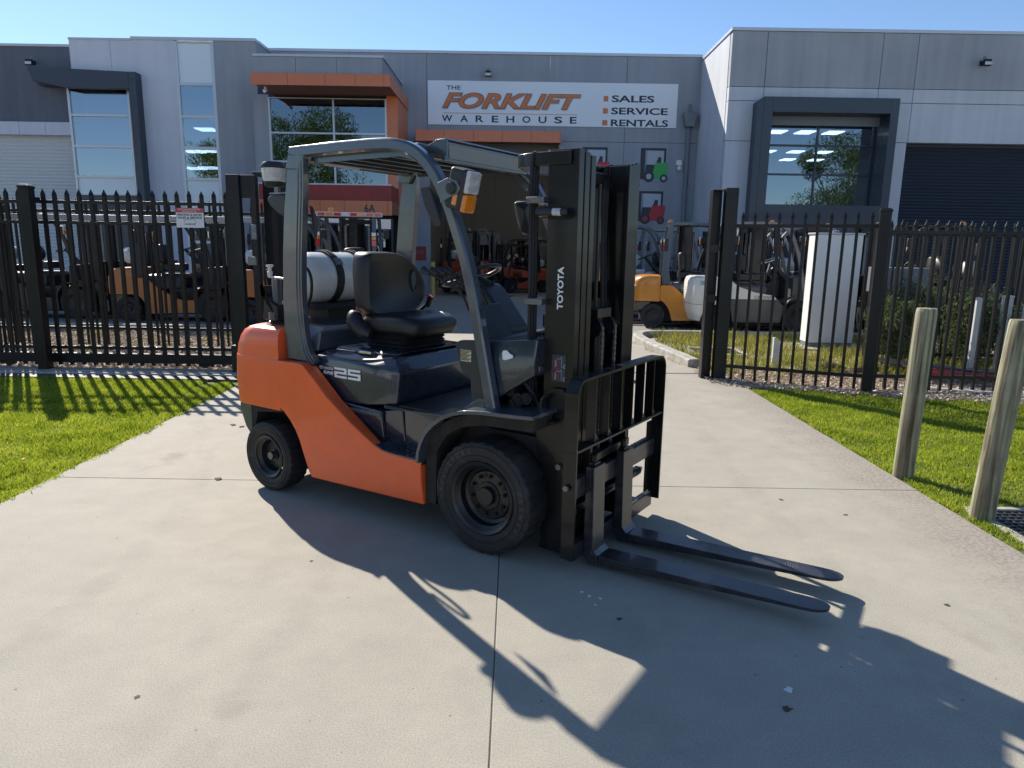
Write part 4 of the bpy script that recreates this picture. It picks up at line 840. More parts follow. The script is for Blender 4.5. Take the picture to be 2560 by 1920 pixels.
m_gum = mat('chewing_gum_spot', (0.055,0.052,0.05), 0.8)
for i, (x, y, r, a) in enumerate([(1.75,4.30,0.022,'left of two on the sunlit slab right of the forklift'),(2.05,4.05,0.02,'right of two on the sunlit slab right of the forklift'),(0.48,2.78,0.016,'in the shade between the near wheel and the fork tips'),(2.0,2.95,0.016,'on the sunlit slab right of the fork tips'),(-1.3,2.2,0.014,'on the sunlit slab at the lower left'),(-1.0,3.3,0.012,'on the sunlit slab below the rear wheel')]):
    fleck(x, y, r, m_gum, 'gum_spot', 'small dark flattened spot '+a, 'spot', 60+i, 'dark spots on the concrete', 0.0015)
rp_st = rng.uniform(0, 1, (900, 2)); px_ = -3.0+rp_st[:,0]*5.7; py_ = 1.8+rp_st[:,1]*7.0
gr = scatter('grit', np.stack([px_, py_, np.full(900, 0.0008)], 1), rng.uniform(0, 6.28, 900), np.full(900, 0.0015), rng.uniform(0.002, 0.006, 900), rng.uniform(1, 3.5, 900), m_chip, flat=True)
gr['kind'] = 'stuff'; tag(gr, 'fine grit and crumbs scattered over the concrete drive', 'grit')

# ================================================================== MAIN FORKLIFT (local frame: x forward, y left, z up, rear axle above the origin)
H = thing('forklift', 'orange and slate grey gas forklift parked across the concrete drive', 'forklift', (-1.2571,4.7963,0), -0.5851)
SIDE = lambda x, y, z: Matrix(((1,0,0,x),(0,0,-1,y),(0,1,0,z),(0,0,0,1)))
def wheel(parent, x, s, yo, R0, w, rim_r, disc_r, drop, hub_r, hub_out, nuts, label=None, letters=()):
    """s = -1 right side, +1 left; yo = outer face |y|"""
    Y = lambda d: s*(yo-d)
    rb = rim_r+0.012
    prof = [(rb,0.012),(rb+0.012,0.004),(rb+0.03,0.002),(R0-0.035,0.0),(R0-0.012,0.006),(R0-0.003,0.014),(R0,0.03),(R0,w-0.03),(R0-0.003,w-0.014),(R0-0.014,w-0.006),(rb,w-0.002),(rb,0.012)]
    m = MB(); m.revolve([(r, Y(h)) for r, h in prof[:-1]], (x,0,R0), 'y', 90, closedprof=True, jag={5:0.006,6:0.007,7:0.007,8:0.006})
    rimp = [(rim_r-0.012,0.010),(rim_r+0.004,0.002),(rim_r+0.010,0.008),(rim_r-0.004,0.020),(rim_r-0.016,0.030),(rim_r-0.020,0.034),(rim_r-0.028,0.040),(rim_r-0.034,drop-0.01),(disc_r,drop),(disc_r-0.008,drop-0.008),(disc_r*0.62,drop-0.010),(hub_r*1.5,drop-0.012),(hub_r*1.45,drop-0.02),(0.0,drop-0.02)]
    r_ = MB(); r_.revolve([(a, Y(h)) for a, h in rimp], (x,0,R0), 'y', 56)
    wo = r_.build('wheel', m_wheelp, parent, smooth=30)
    m.build('tyre', m_rubber, wo, smooth=28)
    # beads moulded on the side wall
    b = MB()
    for rr in (R0-0.028, rb+0.034): b.revolve([(rr-0.0025, Y(0.001)),(rr, Y(-0.002)),(rr+0.0025, Y(0.001))], (x,0,R0), 'y', 64)
    b.build('side_wall_rib', m_rubber, wo)
    MB().revolve([(0.0,Y(drop-0.02-hub_out)),(hub_r*0.92,Y(drop-0.02-hub_out)),(hub_r,Y(drop-0.014-hub_out)),(hub_r,Y(drop-0.01))], (x,0,R0), 'y', 28).build('hub', m_wheelp if nuts else m_steel, wo, smooth=30)
    for k in range(nuts):
        a = 2*math.pi*(k+0.3)/nuts
        for rad, nr, hh, nm in ((disc_r*0.78, 0.0115, 0.022, 'wheel_nut'), (disc_r*0.52, 0.006, 0.014, 'hub_bolt')):
            n = MB(); n.revolve([(0,Y(drop-0.01-hh)),(nr*0.55,Y(drop-0.01-hh)),(nr*0.6,Y(drop-0.006-hh*0.7)),(nr,Y(drop-0.006-hh*0.7)),(nr,Y(drop-0.005))], (x+rad*math.cos(a),0,R0+rad*math.sin(a)), 'y', 6); n.build(nm, m_wheelp, wo, smooth=0)
        if s < 0 and k % 2 == 0:
            n = MB(); a2 = a+math.pi/nuts; n.revolve([(0,Y(drop-0.013)),(0.012,Y(drop-0.013)),(0.012,Y(drop-0.007))], (x+disc_r*0.80*math.cos(a2),0,R0+disc_r*0.80*math.sin(a2)), 'y', 12); n.build('disc_hole', m_blackm, wo)
    for word, a0, a1, hgt in letters:
        rad = (R0-0.028+rb+0.034)/2
        for i, ch in enumerate(word):
            a = a0+(a1-a0)*i/(len(word)-1)
            me = text_mesh(ch, None if ch != 'I' else 0.008, hgt, bold=0.03, depth=0.003)
            # letter upright along the radius, facing -y
            ca, sa = math.cos(a), math.sin(a)
            up = Vector((ca,0,sa)); rtv = Vector((sa,0,-ca))
            M_ = Matrix(((rtv.x,up.x,0,x+rad*ca),(0,0,-1,-(yo+0.0005)),(rtv.z,up.z,0,R0+rad*sa),(0,0,0,1)))
            me.transform(M_); o = bpy.data.objects.new('tyre_letter', me); C.objects.link(o); me.materials.append(mat('tyre_letter_rubber',(0.06,0.06,0.06),0.6)); o.parent = wo
    return wo
wheel(H, 1.683, -1, 0.545, 0.302, 0.20, 0.185, 0.134, 0.085, 0.050, 0.026, 10, letters=(('TRELLEBORG', R(188), R(106), 0.026), ('PREMIA', R(18), R(-28), 0.026)))
wheel(H, 1.683, 1, 0.545, 0.302, 0.20, 0.185, 0.134, 0.085, 0.050, 0.042, 10)
wheel(H, 0.0, -1, 0.565, 0.228, 0.16, 0.133, 0.095, 0.075, 0.026, 0.030, 0)
wheel(H, 0.0, 1, 0.565, 0.228, 0.16, 0.133, 0.095, 0.075, 0.026, 0.030, 0)

# counterweight
def cw_ring(z, ir, is_, x1=0.13, xr=-0.43, hy=0.545, r=0.22):
    pts = []; x0 = xr+ir; h = hy-is_; r = max(0.03, r-ir*0.3)
    pts.append((x1,-h,z))
    for k in range(7):
        a = R(-90-15*k); pts.append((x0+r+r*math.cos(a), -h+r+r*math.sin(a), z))
    for k in range(1,6):
        q = -1+2*k/6; pts.append((x0-0.045*(1-q*q), (h-r)*q, z))
    for k in range(7):
        a = R(180-15*k); pts.append((x0+r+r*math.cos(a), h-r+r*math.sin(a), z))
    pts.append((x1,h,z)); return pts
cwr = [cw_ring(0.545,0.0,0.0),cw_ring(0.70,-0.012,-0.002),cw_ring(0.862,0.0,0.0),cw_ring(0.866,0.004,0.004),cw_ring(0.93,0.02,0.004),cw_ring(0.985,0.055,0.006),cw_ring(1.025,0.10,0.012),cw_ring(1.05,0.155,0.028),cw_ring(1.06,0.20,0.05)]
MB().ring_loft(cwr).build('counterweight', m_orange, H, bevel=0.006, smooth=40)
MB().ring_loft([cw_ring(0.40,0.05,0.03,x1=0.02),cw_ring(0.50,0.0,0.01,x1=0.02),cw_ring(0.544,-0.004,0.004,x1=0.02)]).build('counterweight_skirt', m_navy, H, smooth=40) if False else None
# dark arch hanging at the rear corner
for s in (-1,1):
    ap = [Vector((-0.26,0,0.34)),Vector((-0.275,0,0.42)),Vector((-0.27,0,0.50)),Vector((-0.22,0,0.54))]
    MB().prism([(-0.30,0.545),(-0.305,0.50),(-0.255,0.385),(-0.215,0.345),(-0.19,0.37),(-0.19,0.545)], 'y', s*0.525, s*0.30).build('rear_mud_flap', m_guard, H, bevel=0.004)
    MB().prism([(-0.19,0.545),(-0.19,0.36),(-0.17,0.36),(-0.13,0.50),(0.12,0.53),(0.12,0.56)], 'y', s*0.52, s*0.28).build('rear_wheel_arch', m_dirtrub, H)
MB().prism([(-0.40,0.40),(-0.40,0.545),(0.3,0.545),(0.3,0.12),(-0.2,0.12)], 'y', -0.36, 0.36).build('rear_chassis', m_blackm, H)
MB().box(0.25,1.95,-0.34,0.34,0.13,0.62).build('chassis', m_blackm, H)
MB().tube([(0,-0.5,0.228),(0,0.5,0.228)], 0.045, 12).tube([(1.683,-0.42,0.302),(1.683,0.42,0.302)], 0.09, 14).build('axle', m_blackm, H)
# dark top of the counterweight: rear cover
MB().hull([(-0.20,-0.40,1.045),(0.36,-0.43,0.93),(0.36,-0.40,1.045),(-0.16,-0.36,1.085),(0.34,-0.34,1.075),(-0.20,0.40,1.045),(0.36,0.43,0.93),(0.36,0.40,1.045),(-0.16,0.36,1.085),(0.34,0.34,1.075),(0.1,-0.43,0.90),(0.1,0.43,0.90)]).build('rear_cover', m_guard, H, bevel=0.012)
MB().tube(bez([(-0.25,-0.25,1.075),(-0.15,-0.28,1.10),(-0.02,-0.30,1.11)],4), 0.008, 6).build('cover_handle', m_blackm, H)

# orange side panels
sp = [(0.135,0.869),(0.33,0.873),(0.372,0.868),(0.47,0.79),(0.571,0.700),(0.66,0.640),(0.746,0.585),(0.85,0.525),(0.951,0.471),(1.015,0.448),(1.079,0.440),(1.18,0.436),(1.296,0.434),(1.300,0.31),(1.306,0.186),(0.85,0.172),(0.391,0.159),(0.378,0.20),(0.352,0.30),(0.319,0.385),(0.285,0.445),(0.235,0.505),(0.185,0.548),(0.135,0.575)]
for s in (-1,1):
    m = MB()
    base = [(x, s*0.562, z) for x, z in sp]; inner = [(x, s*0.50, z) for x, z in sp]
    lo = []
    for x, z in sp:                       # lower crease: skirt tucks in
        lo.append((x, s*(0.562 if z > 0.245 else 0.562-0.02*(0.245-z)/0.08), z))
    m.ring_loft([[p for p in lo],[p for p in inner]])
    m.build('side_panel', m_orange, H, bevel=0.010, seg=3, smooth=30)
    # sloping inner lip of the panel
    lipo = [(0.372,0.868),(0.571,0.702),(0.746,0.588),(0.951,0.474)]; lipi = [(0.425,0.860),(0.632,0.672),(0.690,0.655),(0.935,0.460)]
    lp = MB(); lp.ring_loft([[(0.372,s*0.55,0.860),(0.400,s*0.475,0.854),(0.400,s*0.475,0.80),(0.372,s*0.55,0.80)],[(0.571,s*0.55,0.694),(0.612,s*0.475,0.673),(0.612,s*0.475,0.60),(0.571,s*0.55,0.62)],[(0.746,s*0.55,0.580),(0.762,s*0.475,0.573),(0.762,s*0.475,0.50),(0.746,s*0.55,0.50)],[(0.955,s*0.55,0.466),(0.925,s*0.475,0.462),(0.92,s*0.475,0.42),(0.94,s*0.55,0.42)]])
    lp.build('panel_lip', m_orange, H, bevel=0.004)
    # thin raised bead
    # step and foot well
    st = MB().prism([(0.955,0.472),(1.015,0.452),(1.08,0.444),(1.30,0.440),(1.30,0.41),(0.955,0.41)], 'y', s*0.556, s*0.40); so_ = st.build('step', m_navy, H, bevel=0.004)
    for i in range(5):
        for j in range(4):
            xx0 = 1.03+i*0.05+0.012*(j%2); bx(xx0,xx0+0.032,min(s*(0.53-j*0.028),s*(0.522-j*0.028)),max(s*(0.53-j*0.028),s*(0.522-j*0.028)),0.441-0.03*0+0.003*0,0.4475 if i > 0 else 0.452).build('grip_bar', m_blackm, so_, smooth=0)
    sw = MB().hull([(0.55,s*0.46,0.655),(0.92,s*0.465,0.640),(0.93,s*0.455,0.455),(0.74,s*0.46,0.50),(0.55,s*0.30,0.655),(0.92,s*0.30,0.64),(0.93,s*0.30,0.455),(0.55,s*0.30,0.50)]); sw.build('foot_well', m_navy, H, bevel=0.010, seg=3)
    sw = MB().hull([(0.925,s*0.445,0.640),(1.06,s*0.440,0.667),(1.075,s*0.430,0.44),(0.925,s*0.435,0.44),(0.925,s*0.28,0.64),(1.06,s*0.28,0.667),(1.075,s*0.28,0.44),(0.925,s*0.28,0.44)]); sw.build('foot_well', m_navy, H, bevel=0.010, seg=3)
    sw = MB().hull([(1.08,s*0.450,0.668),(1.50,s*0.475,0.695),(1.42,s*0.475,0.60),(1.30,s*0.455,0.44),(1.08,s*0.440,0.44),(1.08,s*0.28,0.668),(1.50,s*0.28,0.695),(1.42,s*0.28,0.60),(1.30,s*0.28,0.44),(1.08,s*0.28,0.44)]); sw.build('foot_well', m_navy, H, bevel=0.010, seg=3)
    MB().obox((0.78,s*0.467,0.618), (0.28,0.012,0.022)).build('rubbing_strip', m_guard, H, bevel=0.004)
    # front mudguard
    fp = [(1.296,0.435),(1.302,0.49),(1.322,0.55),(1.355,0.608),(1.405,0.66),(1.465,0.704),(1.535,0.737),(1.61,0.757),(1.70,0.768),(1.80,0.773),(1.93,0.779),(2.02,0.785)]
    prof = [(-0.118,-0.010),(0.118,-0.010),(0.125,-0.004),(0.125,0.004),(0.118,0.010),(-0.118,0.010)]
    fm = MB(); fm.sweep([(x, s*0.475, z) for x, z in fp], prof, (0,1,0)); fm.build('front_mudguard', m_guard, H, bevel=0.003, smooth=40)
    MB().prism([(1.306,0.20),(1.312,0.49),(1.335,0.56),(1.37,0.61),(1.42,0.655),(1.48,0.692),(1.55,0.722),(1.62,0.742),(1.70,0.752),(2.0,0.765),(1.98,0.70),(1.70,0.69),(1.55,0.66),(1.45,0.60),(1.385,0.50),(1.375,0.20)], 'y', s*0.53, s*0.33).build('wheel_arch_liner', m_dirtrub, H)
# floor
MB().box(0.92,1.50,-0.44,0.44,0.655,0.672).box(1.02,1.47,-0.42,0.42,0.673,0.682).build('floor_mat', mat('floor_rubber',(0.015,0.016,0.02),0.5), H)
# engine hood
hp = []
for s in (-1,1):
    hp += [(0.33,s*0.452,0.845),(0.325,s*0.448,0.885),(0.56,s*0.452,0.665),(0.62,s*0.452,0.652),(0.80,s*0.452,0.656),(0.865,s*0.450,0.830),(0.84,s*0.440,0.895),(0.36,s*0.435,0.915),(0.99,s*0.405,0.672),(1.015,s*0.405,0.862),(0.985,s*0.395,0.905),(0.95,s*0.36,0.945),(0.40,s*0.39,0.940)]
MB().hull(hp).build('engine_hood', m_navy, H, bevel=0.014, seg=3, smooth=30)
MB().hull([(0.42,-0.36,0.935),(0.92,-0.33,0.945),(0.95,-0.30,0.96),(0.45,-0.34,0.962),(0.42,0.36,0.935),(0.92,0.33,0.945),(0.95,0.30,0.96),(0.45,0.34,0.962)]).build('hood_deck', m_navy, H, bevel=0.01, seg=3)
MB().obox((0.72,-0.37,0.952), (0.10,0.035,0.018)).build('hood_latch', m_chrome, H, bevel=0.004)
MB().tube(bez([(0.41,-0.40,0.93),(0.52,-0.425,0.915),(0.75,-0.42,0.915),(0.93,-0.37,0.935)],5), 0.008, 6).build('hood_rim', m_guard, H)
# lettering on the hood side
ysd = -0.4545
def digit(segs, x0, name):
    m = MB(); t_ = 0.0135; w = 0.104; z0, z1 = 0.794, 0.856; zm = (z0+z1)/2
    S = {'t':(0,w,z1-t_,z1),'m':(0,w,zm-t_/2,zm+t_/2),'b':(0,w,z0,z0+t_),'ul':(0,t_*1.5,zm,z1-t_*0.5),'ur':(w-t_*1.5,w,zm,z1-t_*0.5),'ll':(0,t_*1.5,z0+t_*0.5,zm),'lr':(w-t_*1.5,w,z0+t_*0.5,zm)}
    for q in segs: a, b, c, d = S[q]; dy = 0.0001*len(q)*ord(q[0])*0.1; m.box(x0+a, x0+b, ysd-0.0018-dy*0.1, ysd, c, d)
    return m.build(name, m_white, H, bevel=0.0008, smooth=0)
digit(('t','ur','m','ll','b'), 0.534, 'digit_two'); digit(('t','ul','m','lr','b'), 0.648, 'digit_five')
text('TOYOTA', 'lettering', m_white, H, SIDE(0.480,ysd,0.841), 0.085, 0.015, bold=0.02, depth=0.0015)
MB().tube([(0.417+0.014*math.cos(a*math.pi/8),ysd-0.001,0.843+0.010*math.sin(a*math.pi/8)) for a in range(16)], 0.0011, 5, closed=True).tube([(0.417+0.004*math.cos(a*math.pi/6),ysd-0.001,0.843+0.0095*math.sin(a*math.pi/6)) for a in range(12)], 0.0009, 5, closed=True).tube([(0.417+0.010*math.cos(a*math.pi/6),ysd-0.001,0.8475+0.0045*math.sin(a*math.pi/6)) for a in range(12)], 0.0009, 5, closed=True).build('emblem', m_white, H)
text('SAS', 'lettering', m_white, H, SIDE(0.480,ysd,0.817), 0.085, 0.017, bold=0.05, depth=0.0015)
bx(0.437,0.523,ysd-0.001,ysd,0.8045,0.8055).build('underline', m_white, H)

# cowl, kick panel with data plate
MB().hull([(1.60,-0.445,0.74),(1.60,-0.445,1.02),(1.60,-0.42,1.095),(1.93,-0.42,1.135),(1.93,-0.445,1.02),(1.93,-0.445,0.955),(1.74,-0.445,0.880),
           (1.60,0.445,0.74),(1.60,0.445,1.02),(1.60,0.42,1.095),(1.93,0.42,1.135),(1.93,0.445,1.02),(1.93,0.445,0.955),(1.74,0.445,0.880)]).build('cowl', m_navy, H, bevel=0.010, seg=3)
MB().box(1.56,1.92,-0.30,0.30,0.30,0.78).build('front_bulkhead', m_blackm, H)
for i in range(7): bx(1.70+i*0.022,1.712+i*0.022,-0.12,0.12,1.105,1.125+i*0.001).build('vent_louvre', m_blackm, H, smooth=0)
for s in (-1,1):
    MB().prism([(1.465,1.085),(1.50,1.10),(1.61,1.108),(1.70,0.76),(1.63,0.735),(1.575,0.80),(1.565,0.90),(1.505,0.945)], 'y', s*0.478, s*0.44).build('kick_panel', m_plastic, H, bevel=0.008)
    MB().prism([(1.465,0.706),(1.62,0.812),(1.66,0.812),(1.66,0.706)], 'y', s*0.480, s*0.44).build('gusset', m_guard, H, bevel=0.003)
dp = bx(1.507,1.575,-0.4815,-0.4785,0.995,1.055).build('data_plate', m_chrome, H)
for i in range(8): bx(1.510,1.572-0.012*(i%3),-0.4835,-0.482,1.048-i*0.0066,1.0512-i*0.0066).build('plate_line', m_ink, dp, smooth=0)
MB().prism([(1.745,1.055),(1.752,1.068),(1.772,1.070),(1.790,1.055),(1.806,1.050),(1.810,1.036),(1.765,1.020),(1.748,1.022)], 'y', -0.4515, -0.4455).build('torn_sticker', m_white, H, smooth=0)
# hydraulic fittings behind the wheel
hy = MB()
for i, (x, z, r) in enumerate([(1.77,0.86,0.028),(1.82,0.82,0.035),(1.87,0.83,0.030),(1.79,0.80,0.022)]):
    hy.tube([(x,-0.42,z),(x,-0.33,z)], r, 14)
    hy.tube([(x,-0.425,z),(x,-0.415,z)], r*0.6, 6)
hy.tube(bez([(1.75,-0.37,0.80),(1.77,-0.41,0.90),(1.82,-0.40,0.93),(1.88,-0.38,0.86),(1.90,-0.36,0.80)],5), 0.011, 8)
hy.build('hydraulic_valve', m_blackm, H)

# dash, column, steering wheel, levers
MB().prism([(1.215,1.350),(1.285,1.365),(1.325,1.335),(1.50,1.12),(1.50,1.02),(1.33,1.02),(1.25,1.20)], 'y', -0.02, 0.19).build('steering_column', m_plastic, H, bevel=0.025, seg=3, smooth=50)
MB().tube([(1.30,0.055,1.335),(1.20,0.055,1.385)], [0.045,0.03], 14).build('column_boot', m_blackm, H)
nrm = Vector((-0.36,0,0.93)); u_ = Vector((0.93,0,0.36)); w_ = Vector((0,1,0)); ctr = Vector((1.17,0.055,1.405))
wr_ = MB().tube([ctr+0.178*(u_*math.cos(a*math.pi/20)+w_*math.sin(a*math.pi/20)) for a in range(40)], 0.0125, 9, closed=True)
sw_ = wr_.build('steering_wheel', m_plastic, H)
spk = MB()
for a in (90, 210, 330): spk.tube([ctr-nrm*0.015, ctr+0.17*(u_*math.cos(R(a))+w_*math.sin(R(a)))], [0.016,0.009], 8)
spk.revolve([(0,0.012),(0.035,0.008),(0.045,-0.012),(0,-0.02)], tuple(ctr), 'z', 18).build('spokes', m_plastic, sw_)
kc = ctr+0.15*(u_*0.75-w_*0.66)
MB().tube([kc, kc+nrm*0.03], 0.009, 8).revolve([(0,0.055),(0.018,0.05),(0.024,0.035),(0.018,0.018),(0,0.012)], tuple(kc+nrm*0.02), 'z', 14).build('spinner_knob', m_blackm, sw_)
for i, y in enumerate((-0.385,-0.315,-0.25,-0.19)):
    l = MB(); l.tube(bez([(1.46,y*0.9,1.24),(1.42,y*0.95,1.33),(1.30,y,1.40),(1.215,y,1.428)],4), 0.0065, 7)
    lo_ = l.build('hydraulic_lever', m_blackm, H)
    MB().tube([(1.225,y,1.425),(1.205,y,1.434),(1.175,y,1.447)], [0.010,0.016,0.0185 if i else 0.023], 10).build('knob', m_plastic, lo_)
MB().hull([(1.47,-0.33,1.10),(1.56,-0.33,1.08),(1.46,-0.33,1.27),(1.47,-0.06,1.10),(1.56,-0.06,1.08),(1.46,-0.06,1.27),(1.43,-0.30,1.26),(1.43,-0.06,1.26)]).build('lever_console', m_plastic, H, bevel=0.012)
for i in range(3): MB().tube([(1.262+i*0.03,-0.0205,1.315-i*0.015),(1.36+i*0.04,-0.0205,1.06+i*0.03)], 0.004, 5).build('column_rib', m_blackm, H)
MB().box(1.50,1.66,-0.40,0.30,0.95,1.095).build('dash_base', m_plastic, H, bevel=0.02)

# seat
def crs(pts, n=4):
    P = [Vector((0,a,b)) for a, b in pts]; N = len(P); out = []
    for i in range(N):
        a, b, c, d = P[i-1], P[i], P[(i+1)%N], P[(i+2)%N]
        for k in range(n):
            t = k/n; out.append(0.5*((2*b)+(c-a)*t+(2*a-5*b+4*c-d)*t*t+(-a+3*b-3*c+d)*t**3))
    return [(p.y, p.z) for p in out]
so2 = crs([(-0.275,1.22),(-0.275,1.36),(-0.265,1.48),(-0.235,1.527),(-0.16,1.534),(0.0,1.530),(0.10,1.495),(0.185,1.435),(0.245,1.355),(0.258,1.29),(0.225,1.215),(0.15,1.165),(0.03,1.135),(-0.10,1.13),(-0.22,1.16)], 3)
def seatring(x, k, lean=0.0):
    cy, cz = -0.01, 1.33
    return [(x+lean*(z-1.33), cy+(y-cy)*k, cz+(z-cz)*k) for y, z in so2]
sb = MB().ring_loft([seatring(0.505,0.86,-0.10),seatring(0.51,0.94,-0.10),seatring(0.53,1.0,-0.08),seatring(0.60,1.0,-0.06),seatring(0.632,0.985,-0.05),seatring(0.645,0.95,-0.05),seatring(0.640,0.86,-0.05),seatring(0.628,0.80,-0.05)])
sbo = sb.build('seat_back', m_vinyl, H, smooth=60)
# handle recess: its dark depth is painted on a flat plate, plastic rim
hs = [(0.150+0.028*math.cos(a*math.pi/10), 1.352+0.060*math.sin(a*math.pi/10)) for a in range(20)]
MB().tube([(0.633-0.05*(z-1.33),y,z) for y, z in hs], 0.007, 7, closed=True).build('handle_rim', m_plastic, sbo)
MB().prism(hs, 'x', 0.627, 0.634).build('handle_slot', mat('handle_slot_green',(0.03,0.065,0.06),0.5), sbo)
cus = []
for z, k in ((1.055,0.93),(1.075,1.0),(1.125,1.0),(1.155,0.93),(1.165,0.75)):
    ring = []
    for i in range(32):
        a = 2*math.pi*i/32; ca, sa = math.cos(a), math.sin(a); e = 0.45
        ring.append((0.735+0.245*k*math.copysign(abs(ca)**e, ca), 0.0+0.235*k*math.copysign(abs(sa)**e, sa), z+(0.02 if k < 0.99 else 0)*0-0.012*(1 if ca > 0.5 else 0)))
    cus.append(ring)
MB().ring_loft(cus).build('seat_cushion', m_vinyl, H, smooth=60)
be = []
for i in range(9):
    z = 0.955+i*0.0125; k = 1.0 if i % 2 else 0.93
    be.append([(0.70+0.20*k*math.copysign(abs(math.cos(a))**0.4, math.cos(a)), 0.20*k*math.copysign(abs(math.sin(a))**0.4, math.sin(a)), z) for a in [2*math.pi*j/28 for j in range(28)]])
MB().ring_loft(be).build('seat_bellows', m_blackm, H, smooth=20)
for s in (-1,1):
    MB().tube(bez([(0.50,s*0.235,1.17),(0.51,s*0.255,1.12),(0.58,s*0.26,1.06),(0.64,s*0.25,1.04)],3), [0.03,0.045,0.05,0.055,0.055,0.052,0.05,0.045,0.035,0.03], 10).build('hip_restraint', m_vinyl, H, smooth=60)
MB().tube([(0.60,-0.245,1.16),(0.565,-0.25,1.20)], 0.018, 8).build('belt_buckle', mat('tan_webbing',(0.20,0.09,0.05),0.6), H)
MB().tube([(0.60,0.22,1.14),(0.66,0.235,1.19)], 0.012, 8).build('belt_stalk', m_blackm, H)
bk = MB().obox((0.685,0.24,1.215),(0.035,0.022,0.075),Matrix.Rotation(R(25),3,'Y')).build('belt_latch', m_blackm, H, bevel=0.004)
MB().obox((0.70,0.24,1.252),(0.032,0.020,0.008),Matrix.Rotation(R(25),3,'Y')).build('release_button', m_redl, bk)

# overhead guard
def gp(y):
    return [(x, y, z) for x, z in [(p.x, p.z) for p in bez([(1.712,0,0.765),(1.665,0,0.98),(1.595,0,1.30),(1.535,0,1.52),(1.452,0,1.735),(1.385,0,1.868),(1.315,0,1.965),(1.222,0,2.042),(1.11,0,2.082),(0.98,0,2.096),(0.70,0,2.099),(0.45,0,2.097),(0.262,0,2.095)], 5)]]
gprof = [(-0.030,-0.018),(-0.022,-0.030),(0.022,-0.030),(0.030,-0.018),(0.030,0.020),(0.024,0.032),(-0.012,0.036),(-0.030,0.024)]
for s in (-1,1):
    MB().sweep(gp(s*0.475), [(a*s*-1 if s > 0 else a, b) for a, b in gprof], (0,1,0)).build('guard_front_leg', m_guard, H, bevel=0.003, smooth=40)
    # rear leg: broad plate plus ribbed channel
    MB().prism([(0.262,2.095),(0.40,2.075),(0.345,1.99),(0.225,2.0)], 'y', s*0.505, s*0.44).build('guard_corner', m_guard, H, bevel=0.01, seg=3)
    pl = [(0.270,2.06),(0.262,1.75),(0.200,1.40),(0.190,1.15),(0.195,0.90),(0.36,0.87),(0.325,0.95),(0.305,1.10),(0.305,1.35),(0.335,1.70),(0.345,2.06)]
    MB().prism([(0.245,2.03),(0.195,1.75),(0.168,1.50),(0.150,1.25),(0.155,1.05),(0.168,0.88),(0.335,0.875),(0.290,0.98),(0.272,1.15),(0.275,1.35),(0.300,1.60),(0.328,1.85),(0.338,2.03)], 'y', s*0.500, s*0.488).build('guard_rear_plate', m_guard, H, bevel=0.002)
    rp_ = [(p.x-0.006, s*0.484, p.z) for p in bez([(0.405,0,0.862),(0.35,0,0.93),(0.318,0,1.05),(0.305,0,1.25),(0.312,0,1.45),(0.335,0,1.70),(0.355,0,1.90),(0.362,0,2.07)],4)]
    MB().sweep(rp_, [(a*(1 if s < 0 else -1), b) for a, b in [(-0.020,-0.032),(-0.020,-0.020),(-0.011,-0.014),(-0.020,-0.008),(-0.020,0.006),(-0.010,0.012),(-0.020,0.018),(-0.020,0.032),(0.020,0.032),(0.020,-0.032)]], (0,1,0)).build('guard_rear_leg', m_guard, H, bevel=0.002, smooth=40)
    MB().sweep([(0.42,s*0.445,2.052),(1.08,s*0.445,2.052),(1.20,s*0.445,2.02),(1.31,s*0.445,1.93)], [(-0.006,-0.02),(0.006,-0.02),(0.006,0.02),(-0.006,0.02)], (0,1,0)).build('guard_inner_rail', m_guard, H)
m_under = mat('guard_underside', (0.30,0.29,0.26), 0.6)
MB().box(0.262,0.36,-0.44,0.44,2.045,2.115).build('guard_rear_header', m_guard, H, bevel=0.008)
for i in range(5):
    x = 0.46+i*0.145
    bx(x,x+0.018,-0.44,0.44,2.05,2.112).build('roof_slat', m_guard, H, bevel=0.003)
bx(1.13,1.20,-0.44,0.44,2.03,2.095).build('guard_front_header', m_guard, H, bevel=0.006)
# clear raised roof cover
MB().hull([(0.30,-0.43,2.1165),(1.05,-0.43,2.1165),(1.14,-0.36,2.1165),(0.5,-0.25,2.135),(0.98,-0.25,2.135),(0.30,0.43,2.1165),(1.05,0.43,2.1165),(1.14,0.36,2.1165),(0.5,0.25,2.135),(0.98,0.25,2.135)]).build('roof_cover', m_guard, H, bevel=0.008, seg=3)
# forward visor / header tray
vz = MB(); vy0, vy1 = -0.385, 0.40
vz.prism([(1.205,2.045),(1.215,2.085),(1.270,2.112),(1.335,2.116),(1.345,2.106),(1.280,2.100),(1.228,2.076),(1.218,2.040)], 'y', vy0, vy1)
vz.box(1.318,1.342,vy0,vy0+0.012,2.03,2.108).box(1.318,1.342,vy1-0.012,vy1,2.03,2.108)
vz.prism([(1.205,2.045),(1.215,2.085),(1.270,2.110),(1.335,2.112),(1.33,2.035)], 'y', vy0-0.002, vy0+0.006).prism([(1.205,2.045),(1.215,2.085),(1.270,2.110),(1.335,2.112),(1.33,2.035)], 'y', vy1-0.006, vy1+0.002)
vz.build('visor', m_guard, H, bevel=0.002)
bx(1.331,1.334,vy0+0.03,vy1-0.03,2.018,2.088).build('visor_panel', m_under, H)
MB().box(1.308,1.330,vy0,vy1,2.006,2.018).box(1.308,1.330,vy0,vy1,2.088,2.100).box(1.308,1.33,vy0,vy0+0.03,2.018,2.088).box(1.308,1.33,vy1-0.03,vy1,2.018,2.088).build('visor_frame', m_guard, H, bevel=0.002)

